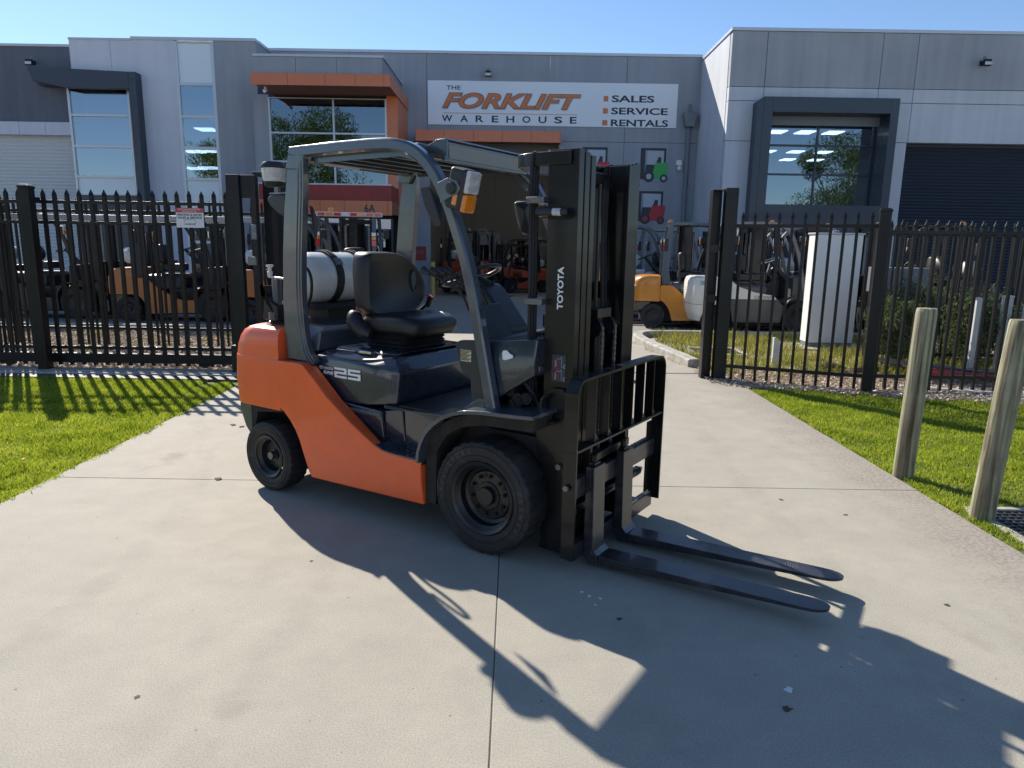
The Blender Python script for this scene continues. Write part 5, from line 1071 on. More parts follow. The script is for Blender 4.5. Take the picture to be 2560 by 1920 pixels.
# head lamps / indicators on the front legs
for s in (-1,1):
    Lp = MB(); mt = Matrix.Rotation(R(14),3,'Y')
    Lp.obox((0,0,0),(0.105,0.11,0.195),mt); lo_ = Lp.build('front_lamp', m_plastic, H, bevel=0.022, seg=4, smooth=50); lo_.location = (1.572, s*0.56, 1.842)
    if s > 0: lo_.location = (1.50, s*0.58, 1.70)
    def sub(nm, c, size, m, bv=0.006):
        o = MB().obox(mt @ Vector(c), size, mt).build(nm, m, lo_, bevel=bv, seg=3); return o
    sub('clear_lens', (0.057,0,0.040), (0.028,0.092,0.105), m_lens, 0.010); sub('amber_lens', (0.057,0,-0.058), (0.030,0.092,0.085), m_amber, 0.012); sub('side_marker', (0.012,s*0.052,-0.050), (0.030,0.012,0.055), m_amber)
    for i in range(9): sub('lens_rib', (0.0715,0,0.083-i*0.0105), (0.003,0.086,0.003), m_lens, 0)
    hb = MB().prism([(-0.100,0.028),(-0.035,0.050),(0.020,0.035),(0.042,0.0),(0.025,-0.025),(-0.030,-0.045),(-0.080,-0.068)], 'y', s*0.058-0.004, s*0.058+0.004).build('lamp_bracket', m_guard, lo_, bevel=0.003)
    MB().revolve([(0,s*0.012),(0.026,s*0.010),(0.030,0.0)], (-0.012,s*0.064,0.0), 'y', 20).build('pivot_boss', m_plastic, lo_)
# small mirror like work lamp inside the near leg
MB().hull([(1.222,-0.46,1.868),(1.285,-0.46,1.874),(1.25,-0.46,1.77),(1.318,-0.46,1.665),(1.370,-0.46,1.672),(1.34,-0.42,1.80),(1.25,-0.42,1.86),(1.35,-0.42,1.70)]).build('mirror', m_plastic, H, bevel=0.008)
MB().hull([(1.20,0.50,1.862),(1.165,0.50,1.845),(1.195,0.50,1.735),(1.242,0.50,1.65),(1.295,0.50,1.65),(1.29,0.50,1.86),(1.21,0.45,1.85),(1.26,0.45,1.67),(1.29,0.44,1.80)]).build('mirror', m_plastic, H, bevel=0.008)
# rear beacon on its bracket
bc = MB().revolve([(0,2.062),(0.060,2.056),(0.078,2.035),(0.080,2.020),(0.074,2.018)], (0.045,-0.44,0), 'z', 28).build('beacon', m_plastic, H, smooth=40)
MB().revolve([(0.076,2.018),(0.066,1.945),(0.060,1.940)], (0.045,-0.44,0), 'z', 32).build('beacon_lens', m_lens, bc)
MB().revolve([(0.062,1.944),(0.060,1.920),(0.052,1.912),(0.0,1.912)], (0.045,-0.44,0), 'z', 24).build('beacon_base', m_blackm, bc)
MB().revolve([(0.018,1.912),(0.018,1.875)], (0.07,-0.44,0), 'z', 12).box(0.03,0.22,-0.47,-0.42,1.868,1.876).build('beacon_bracket', m_steel, bc)
MB().prism([(0.022,1.84),(0.06,1.862),(0.20,1.862),(0.21,1.76),(0.17,1.735),(0.135,1.745),(0.05,1.80)], 'y', -0.49, -0.40).build('alarm_housing', m_plastic, H, bevel=0.014, seg=3)
MB().hull([(0.37,-0.46,1.80),(0.405,-0.46,1.79),(0.41,-0.42,1.70),(0.37,-0.42,1.55)]).build('rear_lamp_inner', m_plastic, H, bevel=0.004)

# gas bottle across the rear, with straps and bracket
TX, TZ, TR = -0.05, 1.352, 0.170
tp = [(0.0,-0.25),(0.06,-0.245),(0.115,-0.225),(0.150,-0.195),(0.166,-0.16),(TR,-0.13),(TR,0.28),(0.166,0.31),(0.15,0.345),(0.10,0.38),(0.0,0.395)]
tk = MB().revolve(tp, (TX,0,TZ), 'y', 48).build('gas_bottle', m_tank, H, smooth=50)
MB().revolve([(0.085,0.37),(0.092,0.42),(0.084,0.42),(0.078,0.37)], (TX,0,TZ), 'y', 32, closedprof=True).build('collar', m_tank, tk)
for y in (0.0,0.245):
    MB().revolve([(TR+0.001,y-0.028),(TR+0.012,y-0.028),(TR+0.012,y-0.012),(TR+0.018,y-0.008),(TR+0.018,y+0.008),(TR+0.012,y+0.012),(TR+0.012,y+0.028),(TR+0.001,y+0.028)], (TX,0,TZ), 'y', 40, closedprof=True).build('bottle_strap', m_blackm, H)
    MB().obox((TX+TR*0.86,y,TZ+TR*0.62),(0.03,0.055,0.05),Matrix.Rotation(R(-40),3,'Y')).build('strap_latch', m_steel, H, bevel=0.003)
MB().hull([(-0.22,-0.22,1.155),(0.12,-0.22,1.155),(-0.20,-0.22,1.19),(0.10,-0.22,1.19),(-0.22,0.32,1.155),(0.12,0.32,1.155),(-0.20,0.32,1.19),(0.10,0.32,1.19)]).box(-0.15,0.05,-0.05,0.2,1.07,1.16).build('bottle_cradle', m_blackm, H, bevel=0.006)
MB().tube([(-0.05,-0.10,1.17),(-0.05,0.30,1.17)],0.012,6).build('cradle_bar', m_blackm, H)
MB().tube(bez([(0.10,-0.33,1.13),(0.20,-0.37,1.18),(0.275,-0.39,1.26),(0.298,-0.40,1.35),(0.275,-0.40,1.415),(0.225,-0.395,1.435),(0.16,-0.38,1.41),(0.06,-0.35,1.37)],5), 0.0095, 8).build('gas_hose', m_blackm, H)
# regulator / filter bowl behind the rear leg
rgx, rgy = -0.115, -0.36
rg = MB().revolve([(0,1.355),(0.030,1.35),(0.030,1.20),(0.045,1.19),(0.045,1.15),(0.06,1.14),(0.06,1.09),(0,1.09)], (rgx+0.03,rgy,0), 'z', 18).build('gas_regulator', m_guard, H)
MB().revolve([(0,1.44),(0.022,1.44),(0.024,1.43),(0.012,1.42),(0.012,1.40),(0.018,1.395),(0.014,1.36)], (rgx-0.03,rgy,0), 'z', 14).tube([(rgx-0.04,rgy,1.362),(rgx+0.12,rgy,1.355)], 0.007, 8).build('valve_knob', m_tank, rg)
MB().prism([(rgx-0.06,1.09),(rgx+0.09,1.09),(rgx+0.09,1.18),(rgx-0.06,1.25),(rgx-0.065,1.30),(rgx-0.05,1.31),(rgx-0.03,1.26)], 'y', rgy-0.05, rgy+0.05).build('regulator_body', m_blackm, rg, bevel=0.006)

# ---------------- mast
MX0, MX1, MH, MZ = 1.925, 2.09, 0.345, 2.025
def channel(y, s, x0, x1, z0, z1, t=0.016, fl=0.05):
    # C channel, web on the outer side, flanges pointing in
    a, b = (y, y-s*t); c = y-s*fl
    return [(x0,a),(x1,a),(x1,c),(x1-t,c),(x1-t,b),(x0+t,b),(x0+t,c),(x0,c)]
for s in (-1,1):
    MB().prism(channel(s*MH,s,MX0,MX1,0,0), 'z', 0.03, MZ).build('mast_outer_channel', m_black, H, bevel=0.003)
    MB().prism(channel(s*(MH-0.055),s,MX0+0.012,MX1+0.004,0,0,fl=0.048), 'z', 0.06, MZ-0.01).build('mast_middle_channel', m_black, H, bevel=0.003)
    MB().prism(channel(s*(MH-0.108),s,MX0+0.024,MX1+0.008,0,0,fl=0.046), 'z', 0.09, MZ-0.02).build('mast_inner_channel', m_black, H, bevel=0.003)
    # lower reinforcement and trunnion bracket
    yy0, yy1 = sorted((s*(MH+0.002), s*(MH+0.045)))
    MB().prism([(1.90,0.80),(1.94,0.86),(1.99,0.895),(2.05,0.895),(2.085,0.85),(2.085,0.05),(1.98,0.05),(1.93,0.40),(1.90,0.62)], 'y', s*(MH+0.002), s*(MH+0.022)).build('mast_side_plate', m_black, H, bevel=0.004)
    MB().tube(bez([(1.990,s*(MH+0.045),0.86),(1.955,s*(MH+0.05),0.84),(1.95,s*(MH+0.05),0.77),(1.975,s*(MH+0.05),0.735),(2.03,s*(MH+0.045),0.725)],4), 0.010, 8).build('grab_bar', m_black, H)
    MB().revolve([(0,0),(0.016,0),(0.016,-s*-0.02),(0,-s*-0.02)], (2.045,s*(MH+0.022),0.50), 'y', 6).build('mast_bolt', m_steel, H)
    # lift cylinders and hoses behind the rails
    MB().tube([(1.895,s*0.235,0.15),(1.895,s*0.235,1.20)], 0.032, 14).build('lift_cylinder', m_black, H)
    MB().tube([(1.895,s*0.235,1.20),(1.895,s*0.235,1.96)], 0.020, 12).build('lift_rod', m_black, H)
    MB().tube([(1.895,s*0.235,1.18),(1.895,s*0.235,1.24)], 0.042, 14).build('cylinder_gland', m_black, H)
    hz = MB()
    for i in range(3):
        yy = s*(0.31+i*0.028); hz.tube(bez([(1.90,yy*0.6,2.0),(1.865,yy*0.9,2.015),(1.845,yy,1.96),(1.845,yy,1.5),(1.85,yy,1.0),(1.87,yy*0.95,0.75)],5), 0.0085, 7)
    hz.build('mast_hose', m_blackm, H)
    # tilt cylinder
    MB().tube([(1.55,s*0.25,0.62),(1.92,s*0.25,0.70)], 0.03, 12).build('tilt_cylinder', m_black, H)
for i, y in enumerate((-0.185,-0.165,-0.145,0.145,0.165,0.185)):
    MB().tube(bez([(1.97,y,1.93),(1.975,y,1.60),(1.98+0.01*(i%2),y,1.20),(1.985,y*0.95,0.80),(2.00,y*0.8,0.45)],5), 0.011, 7).build('centre_hose', m_blackm, H)
for y in (-0.06,0.06): MB().tube([(1.99,y,1.26),(1.99,y,1.90)], 0.014, 8).build('guide_rod', m_black, H)
# hose clamps, hooks
for z in (1.78,1.30,0.97): MB().box(1.835,1.935,-0.40,-0.30,z,z+0.03).build('hose_clamp', m_steel, H, bevel=0.003)
# top tie bar bowing to the rear
arc = bez([(2.055,-0.362,1.985),(1.93,-0.362,1.985),(1.80,-0.352,1.985),(1.715,-0.29,1.985),(1.675,-0.18,1.985),(1.66,0.0,1.985),(1.675,0.18,1.985),(1.715,0.29,1.985),(1.80,0.352,1.985),(1.93,0.362,1.985),(2.055,0.362,1.985)],5)
MB().ring_loft([[ (p+Vector((0,0,0.032))), (p+Vector((0,0,-0.03))), (p+Vector(((1.95-p.x)*0.05, -p.y*0.04, -0.03))), (p+Vector(((1.95-p.x)*0.05, -p.y*0.04, 0.032))) ] for p in arc]).build('mast_tie_bar', m_black, H, bevel=0.004)
MB().prism([(1.68,-0.16),(1.73,-0.28),(1.82,-0.335),(1.90,-0.30),(1.84,-0.14),(1.84,0.14),(1.90,0.30),(1.82,0.335),(1.73,0.28),(1.68,0.16)], 'z', 1.957, 1.963).build('tie_plate', m_guard, H)
bx(1.945,1.98,-0.23,0.23,1.88,1.96).build('mast_cross_head', m_black, H, bevel=0.006)
bx(1.93,1.945,-0.33,0.33,1.30,1.40).build('mast_cross_member', m_black, H, bevel=0.004)
bx(1.93,1.97,-0.34,0.34,0.20,0.36).build('mast_cross_member', m_black, H, bevel=0.004)
# centre free lift cylinder, chains and pulleys
MB().tube([(2.035,0.0,0.30),(2.035,0.0,1.15)], 0.045, 18).build('free_lift_cylinder', m_black, H)
MB().tube([(2.035,0.0,1.15),(2.035,0.0,1.25)], 0.028, 14).box(1.99,2.08,-0.08,0.08,1.22,1.27).build('cylinder_head', m_black, H, bevel=0.004)
for s in (-1,1):
    MB().revolve([(0,-0.014),(0.052,-0.014),(0.046,-0.004),(0.046,0.004),(0.052,0.014),(0,0.014)], (2.055,s*0.075,1.175), 'y', 24).build('chain_pulley', m_black, H)
    ch = MB()
    for i in range(46):
        z = 0.50+i*0.0148; w = 0.011 if i % 2 else 0.007
        ch.box(2.100,2.112,s*0.075-w,s*0.075+w,z,z+0.0128)
    ch.build('lift_chain', m_steel, H, smooth=0)['kind'] = 'stuff'
# mast work light tube
wl = MB().tube([(1.90,-0.40,1.740),(1.99,-0.40,1.738)], 0.019, 12).build('side_lamp', m_plastic, H)
MB().tube([(1.99,-0.40,1.738),(2.035,-0.40,1.737)], 0.0185, 12).build('lamp_glass', m_lens, wl); MB().tube([(2.035,-0.40,1.737),(2.052,-0.40,1.737)], [0.0195,0.014], 12).build('lamp_cap', m_plastic, wl)
MB().tube([(1.90,-0.38,1.715),(2.04,-0.38,1.712),(2.05,-0.38,1.72),(2.05,-0.38,1.755),(1.90,-0.38,1.765)], 0.0035, 6).build('lamp_guard', m_blackm, wl)
# letters up the mast web
me = text_mesh('TOYOTA', 0.205, 0.033, bold=0.03, depth=0.0015)
me.transform(Matrix(((0,-1,0,2.008),(0,0,-1,-MH-0.0012),(1,0,0,1.383),(0,0,0,1))) ); o = bpy.data.objects.new('mast_lettering', me); C.objects.link(o); me.materials.append(m_white); o.parent = H
# warning sticker on the mast
yk = -MH-0.001
dc = bx(1.972,2.050,yk-0.0015,yk,0.925,1.058).build('warning_sticker', m_charc, H, smooth=0)
m_wl = mat('sticker_line', (0.55,0.57,0.60), 0.5)
for zc in (1.018,0.955):
    MB().tube([(1.994+0.0155*math.cos(a*math.pi/12),yk-0.002,zc+0.0165*math.sin(a*math.pi/12)) for a in range(24)], 0.0011, 5, closed=True).tube([(1.984,yk-0.0025,zc+0.012),(2.004,yk-0.0025,zc-0.012)], 0.0011, 5).build('red_ring', m_redl, dc)
    MB().revolve([(0,0),(0.003,0),(0.003,0.001)], (1.994,yk-0.0028,zc+0.010), 'y', 8).tube([(1.994,yk-0.0025,zc+0.006),(1.995,yk-0.0025,zc-0.005),(1.990,yk-0.0025,zc-0.020)], 0.0015, 4).tube([(1.995,yk-0.0025,zc-0.004),(1.999,yk-0.0025,zc-0.019)], 0.0012, 4).tube([(1.988,yk-0.0025,zc+0.0),(1.994,yk-0.0025,zc+0.004),(2.001,yk-0.0025,zc-0.002)], 0.001, 4).build('walking_figure', m_wl, dc)
    MB().tube([(2.000,yk-0.002,zc+0.021),(2.022,yk-0.002,zc+0.021),(2.022,yk-0.002,zc+0.032),(2.028,yk-0.002,zc+0.032),(2.028,yk-0.002,zc-0.022),(2.042,yk-0.002,zc-0.022)], 0.0009, 4).tube([(2.046+0.006*math.cos(a*math.pi/8+0.8),yk-0.002,zc-0.014+0.008*math.sin(a*math.pi/8+0.8)) for a in range(12)], 0.0015, 4).build('mast_pictogram', m_wl, dc)
MB().prism([(1.998,0.980),(2.012,0.980),(2.005,0.994)], 'y', yk-0.0025, yk-0.0016).build('warning_triangle', m_redl, dc, smooth=0)

# ---------------- carriage, load backrest, forks
CX = 2.155
m_car = m_black
bx(CX-0.02,CX+0.022,-0.445,0.545,0.372,0.472).build('carriage_upper_bar', m_fork, H, bevel=0.004)
for i in range(9): bx(CX-0.012,CX+0.006,0.20+i*0.035,0.225+i*0.035,0.4725,0.484).build('bar_notch', m_fork, H, smooth=0)
bx(CX-0.02,CX+0.022,-0.445,0.545,0.050,0.135).build('carriage_lower_bar', m_fork, H, bevel=0.004)
for y in (-0.20,0.22):
    bx(CX-0.08,CX-0.02,y-0.012,y+0.012,0.06,0.60).build('carriage_plate', m_black, H, bevel=0.003)
MB().box(CX-0.03,CX+0.0,-0.20,0.22,0.50,0.54).build('carriage_tie', m_black, H, bevel=0.003)
# side shifter body
MB().tube([(CX-0.04,-0.35,0.28),(CX-0.04,0.45,0.28)], 0.028, 12).build('side_shift_cylinder', m_black, H)
MB().tube([(CX-0.04,-0.42,0.28),(CX-0.04,0.50,0.28)], 0.014, 10).build('side_shift_rod', m_chrome, H)
MB().box(CX-0.03,CX+0.02,0.24,0.34,0.135,0.155).build('lower_hook', m_steel, H, bevel=0.003)
BX = 2.20
# uprights with rounded top corners, then fins
for s, y in ((-1,-0.5155),(1,0.5335)):
    yin = y-s*0.07
    MB().box(BX-0.047,BX-0.036,min(y,yin),max(y,yin),0.15,0.58).build('backrest_upright_plate', m_black, H, bevel=0.002)
tb = bez([(0,-0.522,0.10),(0,-0.522,0.50),(0,-0.522,0.86),(0,-0.516,0.925),(0,-0.485,0.962),(0,-0.42,0.972),(0,0.0,0.974),(0,0.43,0.972),(0,0.505,0.960),(0,0.535,0.92),(0,0.540,0.86),(0,0.540,0.5),(0,0.540,0.10)],5)
MB().sweep([(BX-0.005,p.y,p.z) for p in tb], [(-0.042,-0.006),(0.028,-0.006),(0.028,0.006),(-0.042,0.006)], (1,0,0)).build('backrest_top_rail', m_black, H, bevel=0.002, smooth=40)
MB().prism([(-0.53,0.628),(0.54,0.628),(0.54,0.640),(-0.53,0.640)], 'x', BX-0.045, BX+0.018).build('backrest_lower_rail', m_black, H, bevel=0.002)
for y in (-0.315,-0.170,-0.025,0.118,0.262,0.405):
    bx(BX-0.042,BX+0.010,y-0.005,y+0.005,0.6405,0.967).build('backrest_bar', m_black, H, bevel=0.0015)
    MB().prism([(y+0.005,0.6405),(y+0.06,0.6405),(y+0.005,0.695)], 'x', BX-0.004, BX+0.002).build('backrest_gusset', m_black, H, smooth=0)
MB().revolve([(0,-0.012),(0.015,-0.012),(0.017,0.0)], (BX-0.02,-0.537,0.462), 'y', 6).build('backrest_bolt', m_steel, H)
for yc, tipw in ((-0.275,0.062),(0.070,0.062)):
    prof = [(2.175,0.515),(2.222,0.515),(2.232,0.10),(2.245,0.075),(2.275,0.066),(2.60,0.070),(3.00,0.078),(3.315,0.086),(3.330,0.078),(3.315,0.068),(2.9,0.048),(2.5,0.028),(2.26,0.018),(2.20,0.022),(2.178,0.045)]
    w = 0.0625
    # blade with rounded tip: lofted along x, shank as a prism
    f = MB(); f.prism([(2.178,0.05),(2.178,0.515),(2.222,0.515),(2.230,0.10),(2.25,0.066),(2.262,0.018),(2.20,0.020)], 'y', yc-w, yc+w)
    rings = []
    for x in [2.2605,2.45,2.7,2.9,3.05,3.15,3.22,3.26,3.285,3.302,3.314,3.320]:
        t_ = (x-2.2605)/1.06; zt = 0.066+0.021*t_; th = 0.048-0.036*t_
        e = max(0.0, (x-3.235)/0.087); k = math.sqrt(max(0.0, 1-e*e)) if e > 0 else 1.0
        yy = yc+0.02*t_; hw = w*(1-0.06*t_)*max(k,0.12)
        rings.append([(x,yy-hw,zt-th),(x,yy+hw,zt-th),(x,yy+hw,zt),(x,yy-hw,zt)])
    f.ring_loft(rings); f.build('fork', m_fork, H, bevel=0.003, smooth=40)
    MB().hull([(2.222,yc-w,0.10),(2.222,yc+w,0.10),(2.26,yc-w,0.0675),(2.26,yc+w,0.0675),(2.222,yc-w,0.06),(2.222,yc+w,0.06)]).build('fork_heel_weld', m_steel, H)
    MB().box(2.175,2.21,yc-0.03,yc+0.03,0.5155,0.53).revolve([(0,0.565),(0.016,0.565),(0.016,0.53),(0.022,0.53)], (2.19,yc,0), 'z', 12).build('fork_lock_pin', m_black, H, bevel=0.002)
# rust patch scratches on the far fork
m_rust = mat('rust_scratch', (0.10,0.085,0.075), 0.8)
for i in range(7): MB().obox((3.05+i*0.012,0.075+0.006*(i%3),0.0828+0.0002*i),(0.005,0.06-0.012*abs(i-3),0.001),Matrix.Rotation(R(8),3,'Z')).build('rust_mark', m_rust, H, smooth=0)
# ================================================================== OTHER FORKLIFTS
def other(label, x, y, rz, body, lower, guardm, panelled=True, group='other forklifts in the yard', s=1.0, lights=True, text_=None, mast=True, seat=True, bar=False, roundcw=False, arms=False, name='forklift', tank=True):
    t = thing(name, label, 'forklift', (x,y,0), rz, group); t.scale = (s,s,s)
    def wl(xx, sy, r, w):
        o = MB().revolve([(r*0.60,0.004),(r*0.95,0.0),(r,0.02),(r,w-0.02),(r*0.95,w),(r*0.6,w)], (0,0,0), 'y', 26, closedprof=True)
        wo = MB().revolve([(r*0.6,0.01),(r*0.52,0.03),(r*0.36,0.05),(r*0.2,0.05),(r*0.18,0.02),(0,0.02)], (0,0,0), 'y', 22)
        if sy > 0:
            for q in (o, wo): q.v = [(a,-b,c) for a,b,c in q.v]
        w_ = wo.build('wheel', m_plastic, t); w_.location = (xx, sy*0.56, r); ty = o.build('tyre', m_rubber, w_)
    for sy in (-1,1): wl(1.65,sy,0.32,0.19); wl(0,sy,0.25,0.15)
    if roundcw:
        MB().ring_loft([cw_ring(0.22,0.10,0.05,x1=-0.20),cw_ring(0.42,0.02,0.0,x1=-0.22),cw_ring(0.545,0.0,0.0,x1=-0.20)]).build('counterweight_lower', body, t, bevel=0.02, smooth=45)
        MB().ring_loft([cw_ring(0.55,0.0,0.0,x1=0.16),cw_ring(0.62,-0.02,0.0,x1=0.16),cw_ring(0.98,0.0,0.0,x1=0.16),cw_ring(1.06,0.03,0.01,x1=0.16),cw_ring(1.09,0.10,0.05,x1=0.16)]).build('counterweight', body, t, bevel=0.01, smooth=45)
        bx(-0.46,-0.30,-0.10,0.10,0.60,0.85).build('tow_recess', m_blackm, t)
    else:
        MB().ring_loft(cwr).build('counterweight', body, t, smooth=40)
        MB().box(-0.36,-0.05,-0.5,0.5,0.36,0.54).build('counterweight_skirt', m_navy, t, bevel=0.02)
    MB().box(-0.25,1.9,-0.36,0.36,0.14,0.60).build('chassis', m_blackm, t)
    for sy in (-1,1):
        if panelled: MB().prism(sp, 'y', sy*0.56, sy*0.50).build('side_panel', body, t, bevel=0.004)
        else:
            MB().prism([(0.165,0.545),(0.30,0.50),(0.36,0.22),(1.27,0.22),(1.33,0.52),(1.2,0.66),(0.165,0.66)], 'y', sy*0.55, sy*0.48).build('side_panel', lower, t, bevel=0.004)
            MB().prism([(0.165,0.665),(1.18,0.665),(1.12,0.74),(0.75,0.80),(0.45,0.90),(0.30,1.0),(0.165,1.0)], 'y', sy*0.545, sy*0.48).build('upper_panel', body, t, bevel=0.004)
    MB().hull(hp).build('engine_hood', lower, t, bevel=0.01)
    MB().hull([(1.5,-0.45,0.60),(1.50,-0.42,1.08),(1.9,-0.42,1.12),(1.92,-0.45,0.70),(1.5,0.45,0.60),(1.50,0.42,1.08),(1.9,0.42,1.12),(1.92,0.45,0.70)]).build('cowl', lower, t, bevel=0.01)
    MB().box(0.9,1.6,-0.46,0.46,0.60,0.66).build('floor_plate', m_blackm, t)
    for sy in (-1,1):
        MB().sweep([(x_, sy*0.475, z_) for x_, z_ in [(1.298,0.44),(1.322,0.55),(1.405,0.66),(1.535,0.737),(1.70,0.768),(2.0,0.785)]], [(-0.12,-0.01),(0.12,-0.01),(0.12,0.01),(-0.12,0.01)], (0,1,0)).build('front_mudguard', lower, t)
        MB().sweep(gp(sy*0.475)[::3]+[gp(sy*0.475)[-1]], [(-0.03,-0.028),(0.03,-0.028),(0.03,0.03),(-0.03,0.03)], (0,1,0)).build('guard_front_leg', guardm, t, smooth=40)
        MB().prism([(0.245,2.07),(0.17,1.50),(0.155,1.05),(0.17,0.88),(0.335,0.875),(0.29,1.15),(0.30,1.60),(0.338,2.07)], 'y', sy*0.50, sy*0.44).build('guard_rear_leg', guardm, t, bevel=0.004)
    for i in range(5): bx(0.27+i*0.2,0.31+i*0.2,-0.46,0.46,2.06,2.11).build('roof_slat', guardm, t)
    bx(0.25,1.15,-0.40,0.40,2.112,2.125).build('roof_cover', guardm, t)
    if seat:
        MB().ring_loft([seatring(0.505,0.86,-0.10),seatring(0.53,1.0,-0.08),seatring(0.60,1.0,-0.06),seatring(0.64,0.86,-0.05)]).build('seat_back', m_vinyl, t, smooth=60); bx(0.5,0.95,-0.22,0.22,1.0,1.15).build('seat_cushion', m_vinyl, t, bevel=0.03)
        MB().tube([ctr+0.178*(u_*math.cos(a*math.pi/12)+w_*math.sin(a*math.pi/12)) for a in range(24)], 0.012, 7, closed=True).build('steering_wheel', m_plastic if not arms else m_tank, t)
        MB().tube([tuple(ctr),(1.55,0.05,1.0)], [0.035,0.06], 10).build('steering_column', m_plastic, t)
    if mast:
        for sy in (-1,1):
            MB().prism(channel(sy*MH,sy,MX0,MX1,0,0), 'z', 0.04, 2.1).build('mast_channel', m_black, t); MB().prism(channel(sy*(MH-0.06),sy,MX0+0.02,MX1+0.01,0,0), 'z', 0.06, 2.08).build('mast_channel', m_black, t)
            MB().tube([(1.88,sy*0.22,0.2),(1.88,sy*0.22,1.95)], 0.025, 10).build('lift_cylinder', m_steel, t)
            bx(2.19,3.25,sy*0.25-0.06,sy*0.25+0.06,0.03,0.07).build('fork', m_fork, t); bx(2.15,2.19,sy*0.25-0.06,sy*0.25+0.06,0.03,0.52).build('fork_shank', m_fork, t)
            bx(2.14,2.17,sy*0.5-0.02,sy*0.5+0.02,0.4,1.15).build('backrest_upright', m_black, t)
        for i in range(6): bx(2.14,2.165,-0.43+i*0.165,-0.41+i*0.165,0.5,1.13).build('backrest_bar', m_black, t)
        bx(2.14,2.17,-0.52,0.52,1.13,1.17).build('backrest_top_rail', m_black, t); bx(2.12,2.15,-0.5,0.5,0.38,0.48).build('carriage_bar', m_black, t); bx(2.12,2.15,-0.5,0.5,0.06,0.14).build('carriage_bar', m_black, t)
        bx(1.94,2.06,-0.34,0.34,1.98,2.06).build('mast_cross_head', m_black, t)
    if lights:
        for sy in (-1,1):
            lp = MB().obox((1.54,sy*0.58,1.78),(0.08,0.10,0.17)).build('front_lamp', m_plastic, t, bevel=0.015); bx(1.582,1.60,sy*0.58-0.04,sy*0.58+0.04,1.78,1.86).build('clear_lens', m_lens, lp); bx(1.582,1.60,sy*0.58-0.04,sy*0.58+0.04,1.70,1.775).build('amber_lens', m_amber, lp)
            rl = bx(0.17,0.24,sy*0.47-0.05,sy*0.47+0.05,1.55,1.80).build('rear_lamp', m_plastic, t, bevel=0.01); bx(0.155,0.169,sy*0.47-0.035,sy*0.47+0.035,1.56,1.66).build('red_lens', m_redl, rl); bx(0.155,0.169,sy*0.47-0.035,sy*0.47+0.035,1.67,1.72).build('amber_lens', m_amber, rl); bx(0.155,0.169,sy*0.47-0.035,sy*0.47+0.035,1.73,1.79).build('clear_lens', m_white, rl)
    MB().revolve([(0,0.08),(0.045,0.07),(0.05,0.0)], (0.32,0.25,2.125), 'z', 14).build('beacon', m_amber, t)
    if tank: MB().revolve([(0,-0.30),(0.10,-0.28),(0.15,-0.22),(0.155,0.22),(0.10,0.28),(0,0.30)], (-0.05,0,1.30), 'y', 22).build('gas_bottle', m_tank, t)
    if bar:
        bq = bx(0.18,0.245,-0.62,0.50,2.05,2.12).build('light_bar', m_cap, t, bevel=0.006)
        for i, mm in enumerate([m_redl,m_redl,m_amber,m_redl,m_tank,m_redl,m_amber,m_redl]): bx(0.165,0.179,-0.60+i*0.135,-0.49+i*0.135,2.06,2.11).build('lamp', mm, bq, smooth=0)
    if text_: text_(t)
    return t
m_ambp = mat('amber_yellow_paint', (0.72,0.27,0.025), 0.35, coat=0.5, var=0.05)
m_cream = mat('cream_paint', (0.82,0.79,0.69), 0.4, coat=0.4, var=0.04)
m_midgrey = mat('mid_grey_paint', (0.085,0.085,0.083), 0.45, coat=0.2, var=0.1)
m_guardw = mat('warm_grey_guard', (0.22,0.21,0.20), 0.45, coat=0.2)
m_redf = mat('red_orange_paint', (0.55,0.09,0.04), 0.4, coat=0.4)
m_bluegrey = mat('blue_grey_guard', (0.07,0.10,0.13), 0.4, coat=0.3)
def t_amber(t): text('25', 'capacity_number', m_white, t, SIDE(0.70,-0.457,0.80), 0.26, 0.07, bold=0.05)
def t_white(t):
    text('CROWN', 'lettering', m_ink, t, SIDE(0.93,-0.549,0.705), 0.36, 0.06, bold=0.0, shear=0.1)
    bx(-0.30,-0.02,-0.5475,-0.5455,0.92,1.0).build('blue_sticker', mat('pale_blue_sticker',(0.35,0.42,0.55),0.5), t)
other('amber yellow forklift with slate guard behind the raised mast on the right', 2.93, 14.9, R(-8), m_ambp, m_navy, m_bluegrey, text_=t_amber, tank=False)
other('cream and grey forklift facing right, nose behind the fence', 3.92, 14.15, R(-2), m_cream, m_midgrey, m_guardw, panelled=False, roundcw=True, text_=t_white, arms=True, tank=False)
other('amber forklift partly hidden behind the first amber one', 1.95, 17.0, R(-5), m_ambp, m_navy, m_bluegrey)
other('grey forklift with bright mast parked behind the cream forklift', 5.1, 17.6, R(0), m_midgrey, m_midgrey, m_cap, panelled=False)
other('white forklift parked deep in the yard beyond the right cabinet', 7.2, 16.0, R(180), m_cream, m_midgrey, m_guardw, panelled=False)
other('dark forklift with lowered forks behind the white cabinet', 5.6, 14.9, R(176), m_plastic, m_navy, m_plastic, panelled=False)
other('grey forklift with its mast towards the white cabinet, second row', 3.3, 19.3, R(4), m_cream, m_midgrey, m_guardw, panelled=False)
other('dark forklift at the far right of the yard behind both fences', 9.0, 14.2, R(182), m_plastic, m_plastic, m_plastic, panelled=False)
